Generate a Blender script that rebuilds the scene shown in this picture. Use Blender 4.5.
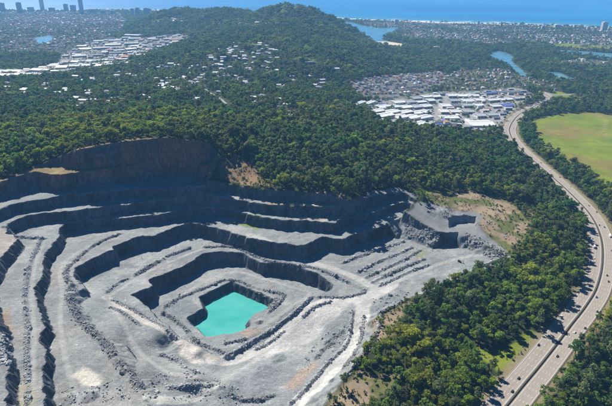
import bpy, bmesh, math, random
import numpy as np
from mathutils import Vector, Matrix

for _o in list(bpy.data.objects):
    bpy.data.objects.remove(_o)
S = bpy.context.scene
C = S.collection
R = math.radians
rng = np.random.default_rng(7)
random.seed(7)

# ------------------------------------------------------------------ camera, sky, sun, exposure
CAM_H = 420.0
FPX = 530.0                       # focal length in pixels of the 612-wide photograph
PITCH = math.atan(223.0 / FPX)    # the horizon lies a little above the frame
cam = bpy.data.cameras.new("camera")
cam.sensor_width = 36.0
cam.lens = 36.0 * FPX / 612.0
cam.clip_start = 1.0
cam.clip_end = 90000.0
cam_o = bpy.data.objects.new("camera", cam)
cam_o.location = (0, 0, CAM_H)
cam_o.rotation_euler = (math.pi / 2 - PITCH, 0, 0)
C.objects.link(cam_o)
S.camera = cam_o

SUN_AZ, SUN_EL = -31.0, 41.0      # degrees; azimuth from the view direction, negative = left
world = bpy.data.worlds.new("World")
S.world = world
world.use_nodes = True
wn = world.node_tree.nodes
sky = wn.new("ShaderNodeTexSky")
sky.sky_type = 'NISHITA'
sky.sun_disc = False
sky.sun_elevation = R(SUN_EL)
sky.sun_rotation = R(SUN_AZ)
sky.altitude = 100
sky.air_density = 0.6
sky.dust_density = 0.0
sky.ozone_density = 6.0
hsv = wn.new("ShaderNodeHueSaturation")
hsv.inputs["Saturation"].default_value = 1.75
world.node_tree.links.new(sky.outputs[0], hsv.inputs["Color"])
world.node_tree.links.new(hsv.outputs[0], wn["Background"].inputs[0])
wn["Background"].inputs[1].default_value = 0.05
sun = bpy.data.lights.new("sun", 'SUN')
sun.energy = 5.0
sun.angle = R(0.5)
sun.color = (1.0, 0.95, 0.86)
sun_o = bpy.data.objects.new("sun", sun)
sv = Vector((math.sin(R(SUN_AZ)) * math.cos(R(SUN_EL)), math.cos(R(SUN_AZ)) * math.cos(R(SUN_EL)), math.sin(R(SUN_EL))))
sun_o.rotation_euler = sv.to_track_quat('Z', 'Y').to_euler()
sun_o.location = (0, 0, 900)
C.objects.link(sun_o)
vs = S.view_settings
vs.view_transform = 'Standard'
vs.look = 'None'
vs.exposure = 0.9
vs.gamma = 1.0
vs.use_curve_mapping = False
S.cycles.max_bounces = 6
S.cycles.diffuse_bounces = 2
S.cycles.transparent_max_bounces = 8
S.cycles.volume_bounces = 1

# ------------------------------------------------------------------ survey helpers
CP, SP = math.cos(PITCH), math.sin(PITCH)
def ray(u, v):
    a = (u - 306.0) / FPX
    b = -(v - 203.0) / FPX
    return np.array([a, CP + b * SP, -SP + b * CP])
def P(u, v, z):                   # the survey point seen at (u, v), known to lie at height z
    d = ray(u, v)
    t = (z - CAM_H) / d[2]
    return (d[0] * t, d[1] * t)
def Q(u, v, y):                   # the survey point seen at (u, v), known to lie y metres north
    d = ray(u, v)
    t = y / d[1]
    return (d[0] * t, y, CAM_H + d[2] * t)

def vnoise(x, y, seed):
    ix = np.floor(x).astype(np.int64); iy = np.floor(y).astype(np.int64)
    fx = x - ix; fy = y - iy
    fx = fx * fx * (3 - 2 * fx); fy = fy * fy * (3 - 2 * fy)
    def h(a, b):
        n = (a * 374761393 + b * 668265263 + seed * 1274126177) & 0xffffffff
        n = ((n ^ (n >> 13)) * 1103515245) & 0xffffffff
        return ((n ^ (n >> 16)) & 0xffff) / 65535.0
    return (h(ix, iy) * (1 - fx) + h(ix + 1, iy) * fx) * (1 - fy) + (h(ix, iy + 1) * (1 - fx) + h(ix + 1, iy + 1) * fx) * fy
def fbm(x, y, scale, seed, octv=4):
    s = 0; a = 1.0; t = 0
    for k in range(octv):
        s = s + a * (vnoise(x / scale, y / scale, seed + 17 * k) - 0.5); t += a
        a *= 0.5; scale *= 0.5
    return s / t * 2

def poly_sd(px, py, poly):        # signed distance, positive inside
    poly = np.asarray(poly, float)
    n = len(poly)
    d2 = np.full(px.shape, 1e18); ins = np.zeros(px.shape, bool)
    for i in range(n):
        ax, ay = poly[i]; bx, by = poly[(i + 1) % n]
        ex, ey = bx - ax, by - ay
        wx, wy = px - ax, py - ay
        t = np.clip((wx * ex + wy * ey) / (ex * ex + ey * ey + 1e-12), 0, 1)
        d2 = np.minimum(d2, (wx - ex * t) ** 2 + (wy - ey * t) ** 2)
        c = ((ay <= py) != (by <= py))
        if ey != 0:
            ins ^= c & (px < ax + (py - ay) * ex / ey)
    d = np.sqrt(d2)
    return np.where(ins, d, -d)
def line_d(px, py, line):         # distance to a polyline
    d2 = np.full(px.shape, 1e18)
    for (ax, ay), (bx, by) in zip(line[:-1], line[1:]):
        ex, ey = bx - ax, by - ay
        wx, wy = px - ax, py - ay
        t = np.clip((wx * ex + wy * ey) / (ex * ex + ey * ey + 1e-12), 0, 1)
        d2 = np.minimum(d2, (wx - ex * t) ** 2 + (wy - ey * t) ** 2)
    return np.sqrt(d2)
def smooth(a, lo, hi):
    t = np.clip((a - lo) / (hi - lo), 0, 1)
    return t * t * (3 - 2 * t)
def resample(pts, step):
    pts = np.asarray(pts, float)
    seg = np.sqrt(((pts[1:] - pts[:-1]) ** 2).sum(1)); s = np.concatenate([[0], np.cumsum(seg)])
    n = max(2, int(s[-1] / step) + 1)
    q = np.linspace(0, s[-1], n)
    return np.stack([np.interp(q, s, pts[:, k]) for k in range(pts.shape[1])], 1)
def spline(pts, step):            # Catmull-Rom through the points, evenly resampled
    p = np.asarray(pts, float)
    p = np.vstack([2 * p[0] - p[1], p, 2 * p[-1] - p[-2]])
    out = []
    for i in range(1, len(p) - 2):
        t = np.linspace(0, 1, 12, endpoint=False)[:, None]
        out.append(0.5 * (2 * p[i] + (p[i + 1] - p[i - 1]) * t + (2 * p[i - 1] - 5 * p[i] + 4 * p[i + 1] - p[i + 2]) * t ** 2
                          + (3 * p[i] - p[i - 1] - 3 * p[i + 1] + p[i + 2]) * t ** 3))
    out.append(p[-2:-1])
    return resample(np.vstack(out), step)

# ------------------------------------------------------------------ ground: natural lie of the land
SEA = 0.0
ctrl = []                                        # (x, y, z)
def c_uv(lst):
    for u, v, z in lst:
        x, y = P(u, v, z); ctrl.append((x, y, z))
def c_y(lst):
    for u, v, y in lst:
        ctrl.append(Q(u, v, y))
# rim of the quarry and woods above it
c_uv([(-140, 262, 100), (-60, 206, 104), (0, 180, 108), (35, 167, 113), (59, 158, 124), (79, 149.5, 144), (110, 144.5, 147), (140, 139.5, 152), (165, 136.5, 155), (205, 139.5, 150), (230, 140, 130), (222, 150, 112), (226, 165, 98), (215, 180, 84), (247, 187, 84), (275, 190, 84), (310, 192, 84),
      (345, 194, 82), (375, 189, 66), (400, 187, 60), (425, 192, 52), (240, 168, 97), (262, 160, 100), (300, 165, 99), (345, 165, 90), (390, 162, 74),
      (425, 170, 58), (455, 178, 47), (485, 185, 40), (515, 190, 30)])
# pad and right-hand edge of the quarry
c_uv([(420, 205, 45), (440, 212, 39), (432, 201, 45), (470, 204, 40), (500, 215, 35), (520, 232, 30), (508, 252, 25), (475, 272, 22), (445, 286, 21),
      (402, 303, 20), (378, 318, 20), (370, 345, 20), (345, 380, 20), (325, 410, 20), (300, 470, 20), (180, 480, 40), (30, 480, 70), (-60, 480, 85), (-120, 380, 92),
      (430, 330, 22), (480, 300, 23), (540, 260, 23), (480, 390, 20), (410, 390, 21), (560, 330, 21), (606, 350, 16), (590, 400, 15), (660, 300, 16),
      (640, 240, 16), (650, 420, 12), (560, 250, 24), (540, 215, 26), (575, 235, 22)])
# crest of the wooded hill
c_uv([(0, 150, 118), (40, 138, 124), (100, 126, 130), (160, 124, 130), (210, 124, 122), (250, 118, 110), (300, 118, 106), (340, 126, 92), (380, 134, 78),
      (430, 140, 58), (470, 146, 42), (500, 152, 28), (530, 172, 24), (250, 140, 116), (320, 145, 102), (390, 150, 82), (450, 160, 54)])
# land behind
c_uv([(0, 110, 78), (60, 112, 84), (120, 108, 86), (180, 100, 84), (230, 95, 84), (280, 95, 84), (320, 105, 70), (0, 85, 40), (60, 85, 45), (120, 80, 44),
      (180, 72, 48), (240, 65, 60), (290, 70, 66), (330, 80, 44), (360, 100, 12), (420, 115, 8), (480, 125, 8), (400, 90, 10), (500, 110, 8), (560, 100, 6), (600, 120, 8), (560, 140, 10),
      (600, 160, 12), (580, 180, 14), (612, 200, 14), (640, 150, 10), (660, 120, 6), (520, 128, 9)])
c_uv([(0, 70, 8), (60, 66, 8), (120, 58, 8), (160, 48, 8), (0, 50, 4), (60, 45, 4), (110, 45, 4), (-60, 60, 6), (-100, 90, 40), (-150, 130, 80),
      (440, 75, 6), (500, 80, 5), (560, 75, 4), (620, 75, 4), (480, 60, 3), (440, 50, 3), (410, 60, 8), (380, 70, 16), (560, 60, 3), (620, 60, 3), (700, 80, 4), (520, 50, 3)])
c_uv([(0, 30, 3), (60, 30, 3), (110, 32, 3), (0, 20, 3), (60, 18, 3), (110, 16, 3), (-80, 25, 3), (440, 36, 3), (500, 40, 3), (560, 40, 3), (620, 40, 3),
      (440, 30, 3), (520, 30, 3), (600, 30, 3), (400, 38, 3), (700, 40, 3), (375, 48, 5), (400, 50, 5)])
# hills towards the headland
c_uv([(130, 27, 10), (150, 31, 22), (120, 20, 3)])
c_y([(160, 12, 5200), (180, 9, 5200), (200, 13, 5100), (215, 10, 4900), (232, 10, 4700), (238, 15, 4650), (245, 18, 4450), (250, 18, 4250), (264, 8, 4300), (285, 4.5, 4200), (305, 7.5, 4200), (325, 15, 4150),
     (340, 23, 4050), (352, 30, 4000), (190, 27, 4300), (240, 26, 3900), (285, 24, 3600), (320, 30, 3500), (345, 36, 3500),
     (200, 40, 3300), (250, 40, 3000), (300, 42, 2900), (335, 48, 2800), (220, 52, 2500), (300, 58, 2400), (350, 58, 2600), (390, 60, 2800)])
ctrl += [(-1900, 4300, 3), (-500, 6600, 3), (0, 5300, 3), (420, 4700, 3), (600, 4300, 3), (620, 3900, 3), (520, 4300, 3), (-900, 6800, 3), (200, 5000, 3),
         (-5000, 3000, 8), (5000, 3000, 8), (-6000, 8000, 3), (6000, 6000, 3), (0, 7000, 3), (-2500, 500, 60), (2500, 500, 15), (0, -400, 40),
         (-2500, 2000, 30), (2500, 2000, 10), (0, 9000, 3), (-3000, 9000, 3), (3000, 9000, 3), (-1500, -400, 70), (1500, -400, 15)]
ctrl = np.array(ctrl)
_d = np.sqrt(((ctrl[:, None, :2] - ctrl[None, :, :2]) ** 2).sum(-1))
_n = len(ctrl)
_A = np.zeros((_n + 1, _n + 1)); _A[:_n, :_n] = -_d - np.eye(_n) * 2.0; _A[:_n, _n] = 1; _A[_n, :_n] = 1
_w = np.linalg.solve(_A, np.append(ctrl[:, 2], 0))
def natural(x, y):
    z = np.full(x.shape, _w[_n])
    for i in range(_n):
        z = z - _w[i] * np.sqrt((x - ctrl[i, 0]) ** 2 + (y - ctrl[i, 1]) ** 2 + 100.0)
    return z

# grid lines: 2 m through the quarry, widening outwards
def lines(a, b, step, lo, hi, g):
    core = list(np.arange(a, b + step * .5, step))
    up = []; s = step; q = core[-1]
    while q < hi: s *= g; q += s; up.append(q)
    dn = []; s = step; q = core[0]
    while q > lo: s *= g; q -= s; dn.append(q)
    return np.array(dn[::-1] + core + up)
GX = lines(-450, 330, 1.65, -6500, 6500, 1.023)
GY = lines(390, 1000, 1.65, -500, 10500, 1.020)
X, Y = np.meshgrid(GX, GY)
H = natural(X, Y)
far = smooth(np.hypot(X, Y), 1100, 2500)
low = smooth(H, 4, 30)
H = H + low * (fbm(X, Y, 90, 3) * 4 + far * fbm(X, Y, 420, 5) * 9)
H = np.maximum(H, 2.0 + 0 * H)
H = np.where(Y > 4300 + 0 * X, np.where(H < 6, 2.0, H), H)

# ------------------------------------------------------------------ the quarry: nested cuts, each from its crest line down to the next floor
ix0, ix1 = np.searchsorted(GX, -620), np.searchsorted(GX, 460)
iy0, iy1 = np.searchsorted(GY, 250), np.searchsorted(GY, 1330)
qx, qy = X[iy0:iy1, ix0:ix1], Y[iy0:iy1, ix0:ix1]
qh = H[iy0:iy1, ix0:ix1].copy()
wob = 2.6
jx = qx + fbm(qx, qy, 26, 21, 3) * wob + fbm(qx, qy, 8, 22, 2) * 3.6
jy = qy + fbm(qx, qy, 26, 31, 3) * wob + fbm(qx, qy, 8, 32, 2) * 3.6
def pts(lst, z):
    return [P(u, v, z) for u, v in lst]
right_edge = pts([(404, 219), (412, 223), (425, 227), (438, 231.5), (448, 231), (461, 232.5)], 36) + pts([(470, 237), (486, 244), (500, 250)], 30) + \
    pts([(511, 257), (500, 266), (470, 275), (445, 286.5), (420, 296), (402, 302), (391, 307), (379, 315), (374, 334), (364, 352), (347, 376), (331, 395), (312, 425), (300, 480)], 20)
rim_uvz = [(-140, 262, 100), (-60, 206, 104), (0, 180, 108), (35, 167, 113), (59, 158, 124), (79, 149.5, 144), (110, 144.5, 147), (140, 139.5, 152), (165, 136.5, 155), (205, 139.5, 150)]
rim = [P(*q) for q in rim_uvz] + pts([(219, 150)], 122) + pts([(218, 166)], 98) + pts([(208, 183)], 86)
rim2 = pts([(-140, 272), (-60, 212), (0, 187), (35, 178)], 100) + pts([(59, 175), (85, 171), (110, 168.5), (140, 165), (165, 162.5), (200, 162.5), (211, 171), (209, 180)], 111)
A_r = pts([(210, 184.5), (220, 182.5), (247, 188), (275, 191), (310, 193), (330, 194), (350, 197)], 83) + [P(375, 190, 66), P(398, 188, 60), P(418, 196, 52)]
A_l = pts([(-150, 330), (-100, 270), (-40, 228), (0, 209), (12, 204), (35, 200.5), (70, 194), (115, 190.5), (160, 187.5), (195, 186)], 83)
B_c = pts([(-10, 480), (8, 410), (8, 380), (10, 361), (4, 345), (0, 325), (-8, 305), (-12, 280), (0, 258), (8, 250), (19, 238), (6, 233), (10, 222.5), (25, 216.5), (42, 213.5), (80, 209.5),
           (113, 205), (160, 200), (205, 194.5), (231, 198), (259, 203), (285, 205.5), (320, 206.5), (345, 206)], 67) + [P(368, 200, 61), P(390, 193, 58), P(405, 192.5, 57), P(418, 200, 51)]
C_c = pts([(48, 480), (44, 406), (42.5, 385), (41.5, 368), (47, 356), (43.5, 348), (40, 339), (46, 327), (41, 316), (38, 300), (36, 285), (41, 280), (42, 270), (45, 255), (52, 243), (60, 236),
           (60, 228), (66, 224), (80, 220.5), (100, 218.8), (120, 218), (150, 215), (180, 210), (205, 206.5), (230, 209), (253, 215), (279, 220), (300, 220.5), (320, 222), (333, 222.5)], 51) + [P(349, 217.5, 49.5), P(367, 214, 47.5), P(395, 204, 46), P(402, 202, 46), P(416, 204.5, 45), P(411, 212, 42)]
D_c = pts([(185, 480), (150, 406), (140, 385), (125, 365), (110, 346), (97, 335), (79, 319), (70, 300), (76, 291), (84, 287), (74, 275), (75, 267), (95, 257), (114, 250), (112, 246.5), (137, 236),
           (153, 236), (176, 227), (188, 223), (200, 224), (220, 229), (247, 237), (279, 243), (299, 245.5), (310, 242), (322, 237), (342, 239), (359, 231.5), (379, 227), (402, 216.5)], 35)
E_c = pts([(131, 295.5), (153, 286), (149, 280), (168, 272), (187, 263), (203, 253), (220, 251), (241, 252), (261, 261), (287, 263), (299, 267), (318, 273), (332, 281)], 15) + \
      pts([(333, 289), (318, 296)], 8) + pts([(299, 310), (280, 322), (262, 333), (244, 348), (228, 357)], -5) + pts([(212, 353), (198, 347)], 0) + pts([(180, 334), (160, 321), (147, 307)], 12)
H_c = pts([(198, 297.5), (215, 289), (231, 281.5), (247, 288), (262, 294), (275, 300), (268, 308), (256, 313), (250, 319), (251, 326), (243, 331), (226, 334), (207, 336), (190, 324), (187, 318), (203, 308)], -5)
floor_pts = [(150, 265, 15), (210, 243, 15), (345, 250, 15), (400, 260, 16), (440, 262, 17), (480, 255, 18), (420, 285, 17), (375, 300, 13), (340, 312, 9), (325, 300, 8), (300, 275, 15),
             (300, 340, -4), (265, 350, -9), (230, 368, -9), (203, 360, -4), (300, 400, 0), (350, 340, 6), (280, 380, -3), (250, 400, -2), (210, 395, 8), (180, 380, 16), (150, 330, 18), (120, 300, 17), (100, 285, 16),
             (85, 305, 26), (105, 330, 27), (130, 372, 28), (150, 400, 28), (195, 350, 3), (330, 380, 4), (355, 365, 10), (340, 395, 10), (165, 318, 13), (180, 345, 8), (270, 470, 5), (160, 470, 30)]
fp = np.array([(*P(u, v, z), z) for u, v, z in floor_pts])
def idw(x, y, p):
    s = np.zeros(x.shape); w = np.zeros(x.shape)
    for a, b, z in p:
        k = 1.0 / ((x - a) ** 2 + (y - b) ** 2 + 60.0) ** 1.6
        s += k * z; w += k
    return s / w
def cut(h, poly, zf, slope=2.6, jit=1.0):
    d = poly_sd(qx + (jx - qx) * jit, qy + (jy - qy) * jit, poly)
    return np.where(d > 0, np.maximum(np.minimum(h, zf), h - slope * d), h)
tail = right_edge
qh = cut(qh, rim + A_r + tail + [P(-300, 470, 83)], 111, 1.9)
qh = cut(qh, rim2 + A_r + tail + [P(-300, 470, 83)], 83, 2.4)
qh = cut(qh, A_l + A_r + tail + [P(-250, 480, 67)], 67)
qh = cut(qh, B_c + tail, 51 - 5.0 * smooth(qx, 40, 150))
qh = cut(qh, C_c + tail, 35)
Ff = idw(qx, qy, fp)
soft = pts([(60, 296), (84, 286), (130, 345), (180, 420), (190, 480), (120, 480)], 30)
soft2 = right_edge
dist_right = line_d(qx, qy, right_edge)
dD = poly_sd(jx, jy, D_c + tail)
slopeD = np.where((poly_sd(qx, qy, soft) > 0) | (dist_right < 34), 0.75, 2.6)
qh = np.where(dD > 0, np.maximum(np.minimum(qh, Ff), qh - slopeD * dD), qh)
# the two steep bites in the pad's bank
qh = cut(qh, pts([(449, 217), (452, 215), (476, 214.5), (480, 220), (477, 224.5), (451, 225.5)], 39), 26, 2.0)
qh = cut(qh, pts([(433, 241), (440, 232), (459, 231), (466, 242)], 35) + pts([(464, 249), (436, 249)], 17), 15.5, 2.0)
qh = cut(qh, E_c, -5, 2.6, 0.6)
qh = cut(qh, H_c, -22, 1.7, 0.4)
POND_Z = -16.0

# broken ground, heaps and safety berms
inq = poly_sd(qx, qy, rim + A_r + tail + [P(-300, 470, 83)])
inside = smooth(inq, -2, 6)
qh += inside * (fbm(qx, qy, 9, 41, 3) * 0.7 + fbm(qx, qy, 60, 43, 2) * 1.2)
berms = [  # (height, half-width, [(u, v)], z)
    (3.0, 3.0, [(5, 236.5), (25, 237.5), (45, 238.5)], 51), (2.6, 2.6, [(42, 238), (36, 250), (31, 262), (27, 279), (25, 296), (26, 312), (28, 328), (27, 345), (27, 362), (28, 378), (27, 404)], 51),
    (2.8, 3.2, [(120, 234), (103, 241), (87, 250), (76, 260), (68, 268), (66, 276), (73, 287)], 35),
    (3.4, 5.0, [(73, 287), (70, 299), (78, 317), (88, 328), (98, 337), (107, 346), (113, 357), (124, 368), (140, 386)], 33),
    (2.8, 4.0, [(135, 276), (148, 268), (164, 259)], 15), (2.4, 3.0, [(166, 257), (190, 248)], 15), (2.4, 2.6, [(204, 247), (232, 247), (252, 254), (272, 261), (292, 264), (304, 267)], 15),
    (3.0, 3.2, [(107, 293), (117, 284), (127, 279)], 16),
    (2.6, 2.6, [(112, 299), (130, 308), (148, 317), (162, 325), (176, 333)], 17), (2.6, 2.6, [(110, 307), (125, 314), (140, 325)], 18),
    (2.6, 3.0, [(162, 315), (164, 308), (178, 299), (190, 294), (205, 288), (222, 281), (236, 281), (252, 287), (270, 292), (284, 295), (279, 303), (268, 313)], -5),
    (2.6, 2.6, [(164, 312), (175, 319), (186, 328), (196, 340), (212, 347), (226, 352)], -2),
    (4.5, 3.2, [(226, 356), (238, 350), (250, 342), (262, 335), (280, 326), (299, 315), (309, 307), (318, 297)], -4), (2.4, 2.4, [(224, 344), (235, 342), (246, 339)], -5),
    (2.4, 2.6, [(255, 349), (268, 343), (284, 333)], -7),
    (2.6, 2.6, [(302, 266), (320, 270), (338, 277), (354, 284), (365, 291), (358, 294), (340, 295), (318, 294)], 13), (2.6, 2.6, [(303, 315), (315, 308), (331, 303)], 6),
    (3.0, 2.6, [(352, 315), (351, 325), (347, 343), (340, 353), (326, 366), (315, 378), (302, 390), (290, 401)], 4), (2.4, 2.4, [(364, 318), (361, 340), (353, 358), (344, 372)], 8),
    (3.0, 2.8, [(379, 313), (380, 325), (374, 342), (364, 358), (352, 374), (343, 384)], 14), (3.0, 2.8, [(380, 315), (392, 308), (406, 301), (418, 296)], 18), (2.6, 2.6, [(440, 285), (462, 275), (482, 266), (500, 258)], 19),
    (2.6, 3.0, [(232, 399), (248, 401), (262, 400), (274, 395)], -2), (2.2, 3.0, [(325, 344), (336, 338), (342, 333)], 2), (2.2, 3.0, [(315, 360), (325, 350), (333, 345)], 1),
    (3.0, 4.0, [(160, 352), (175, 356), (196, 372)], 12), (2.6, 3.5, [(170, 391), (190, 388), (212, 382)], 13),
]
rows = [[(343, 262), (360, 256), (378, 250), (404, 242)], [(358, 271), (376, 263), (396, 255), (412, 248)], [(366, 276), (384, 269), (402, 261), (420, 251)], [(372, 281), (390, 274), (406, 267), (424, 260)],
        [(379, 285), (394, 279), (410, 272), (428, 266)]]
for q in rows:
    berms.append((2.6, 3.2, q, 15))
berm_lines = []
for hgt, hw, q, z in berms:
    L = spline([P(u, v, z) for u, v in q], 3.0)
    berm_lines.append((hgt, hw, L, q))
    d = line_d(qx, qy, L)
    qh = qh + hgt * .8 * np.clip(1 - d / (hw * 1.25), 0, 1) * (0.75 + 0.5 * vnoise(qx / 5, qy / 5, 77))
# dumped heaps
for u, v, z, r, hh in [(441, 211, 44, 24, 5), (275, 358, -8, 15, 5), (262, 372, -8, 18, 3.5), (235, 380, -4, 16, 3), (222, 392, 2, 14, 3), (175, 345, 9, 12, 6), (200, 385, 10, 18, 4), (255, 394, -3, 14, 3), (90, 395, 35, 12, 4), (70, 398, 35, 10, 3),
                       (258, 322, -5, 7, 3.5), (463, 208, 43, 9, 2)]:
    x, y = P(u, v, z)
    d = np.hypot(jx - x, jy - y)
    qh = qh + hh * np.clip(1 - d / r, 0, 1) * (0.8 + 0.4 * vnoise(qx / 4, qy / 4, 5))
# hollow by the ramp
x, y = P(171, 344, 10); qh -= 6 * np.exp(-(((jx - x) / 16) ** 2 + ((jy - y) / 9) ** 2))
H[iy0:iy1, ix0:ix1] = qh

# ------------------------------------------------------------------ highway bed
hw_uvz = [(452, 472, 22), (486, 430, 22), (507.5, 405, 22), (523, 386, 22), (539, 367, 22), (556, 345.5, 22), (570.5, 326, 22), (586, 306, 22), (597, 287, 22), (602.5, 262, 22), (600.5, 236, 22), (589, 213, 22), (567, 190, 22), (549, 174, 22), (534, 161, 21),
          (519, 147, 18), (511, 136, 14), (510, 127, 11), (517.5, 116, 9), (529, 109, 8), (542, 103, 8), (550, 99.5, 8), (549, 96.5, 8), (541, 92, 8)]
HW = spline([(*P(u, v, z), z) for u, v, z in hw_uvz], 6.0)
def conform(line, half, fade, drop):
    xs, ys = line[:, 0], line[:, 1]
    m = (X > xs.min() - fade - half) & (X < xs.max() + fade + half) & (Y > ys.min() - fade - half) & (Y < ys.max() + fade + half)
    px, py = X[m], Y[m]
    best = np.full(px.shape, 1e9); zz = np.zeros(px.shape)
    for a, b in zip(line[:-1], line[1:]):
        ex, ey = b[0] - a[0], b[1] - a[1]
        t = np.clip(((px - a[0]) * ex + (py - a[1]) * ey) / (ex * ex + ey * ey), 0, 1)
        d = np.hypot(px - a[0] - ex * t, py - a[1] - ey * t)
        k = d < best
        best[k] = d[k]; zz[k] = (a[2] + (b[2] - a[2]) * t)[k]
    w = 1 - smooth(best, half, half + fade)
    H[m] = H[m] * (1 - w) + (zz - drop) * w
    return
conform(HW, 26, 40, 0.7)
HWD = np.full(X.shape, 1e9)
_m = (X > 100) & (X < 1200) & (Y > 150) & (Y < 2600)
HWD[_m] = line_d(X[_m], Y[_m], HW[:, :2])

def ground_z(x, y):               # bilinear look-up of the finished ground
    x = np.asarray(x, float); y = np.asarray(y, float)
    i = np.clip(np.searchsorted(GX, x) - 1, 0, len(GX) - 2); j = np.clip(np.searchsorted(GY, y) - 1, 0, len(GY) - 2)
    fx = (x - GX[i]) / (GX[i + 1] - GX[i]); fy = (y - GY[j]) / (GY[j + 1] - GY[j])
    return (H[j, i] * (1 - fx) + H[j, i + 1] * fx) * (1 - fy) + (H[j + 1, i] * (1 - fx) + H[j + 1, i + 1] * fx) * fy
def hit(u, v):                    # where the line of sight through (u, v) meets the ground
    d = ray(u, v)
    t = np.linspace(350, 9000, 9000) / d[1]
    z = CAM_H + d[2] * t
    g = ground_z(d[0] * t, d[1] * t)
    k = np.argmax(z < g)
    if z[k] >= g[k]: k = len(t) - 1
    return (d[0] * t[k], d[1] * t[k], float(g[k]))
def hits(lst): return [hit(u, v)[:2] for u, v in lst]
def project(x, y, z):
    dz = z - CAM_H
    f = y * CP - dz * SP
    return 306 + FPX * x / f, 203 - FPX * (y * SP + dz * CP) / f

# ------------------------------------------------------------------ materials
def new_mat(name):
    m = bpy.data.materials.new(name); m.use_nodes = True
    nt = m.node_tree
    return m, nt, nt.nodes["Principled BSDF"], nt.nodes["Material Output"]
def lk(nt, a, b): nt.links.new(a, b)
def plain(name, col, rough=0.8, spec=0.2, var=0.12, scale=0.2, metal=0.0):
    m, nt, b, _ = new_mat(name)
    geo = nt.nodes.new("ShaderNodeNewGeometry")
    nz = nt.nodes.new("ShaderNodeTexNoise"); nz.inputs["Scale"].default_value = scale; nz.inputs["Detail"].default_value = 4
    lk(nt, geo.outputs["Position"], nz.inputs["Vector"])
    oi = nt.nodes.new("ShaderNodeObjectInfo")
    ad = nt.nodes.new("ShaderNodeMath"); ad.operation = 'ADD'; lk(nt, nz.outputs["Fac"], ad.inputs[0])
    mm = nt.nodes.new("ShaderNodeMath"); mm.operation = 'MULTIPLY'; mm.inputs[1].default_value = 0.6; lk(nt, oi.outputs["Random"], mm.inputs[0])
    lk(nt, mm.outputs[0], ad.inputs[1])
    mr = nt.nodes.new("ShaderNodeMapRange"); mr.inputs[1].default_value = 0.3; mr.inputs[2].default_value = 1.3; mr.inputs[3].default_value = 1 - var; mr.inputs[4].default_value = 1 + var
    lk(nt, ad.outputs[0], mr.inputs[0])
    mx = nt.nodes.new("ShaderNodeVectorMath"); mx.operation = 'SCALE'; mx.inputs[0].default_value = col
    lk(nt, mr.outputs[0], mx.inputs["Scale"])
    lk(nt, mx.outputs[0], b.inputs["Base Color"])
    b.inputs["Roughness"].default_value = rough; b.inputs["Specular IOR Level"].default_value = spec; b.inputs["Metallic"].default_value = metal
    return m

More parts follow.
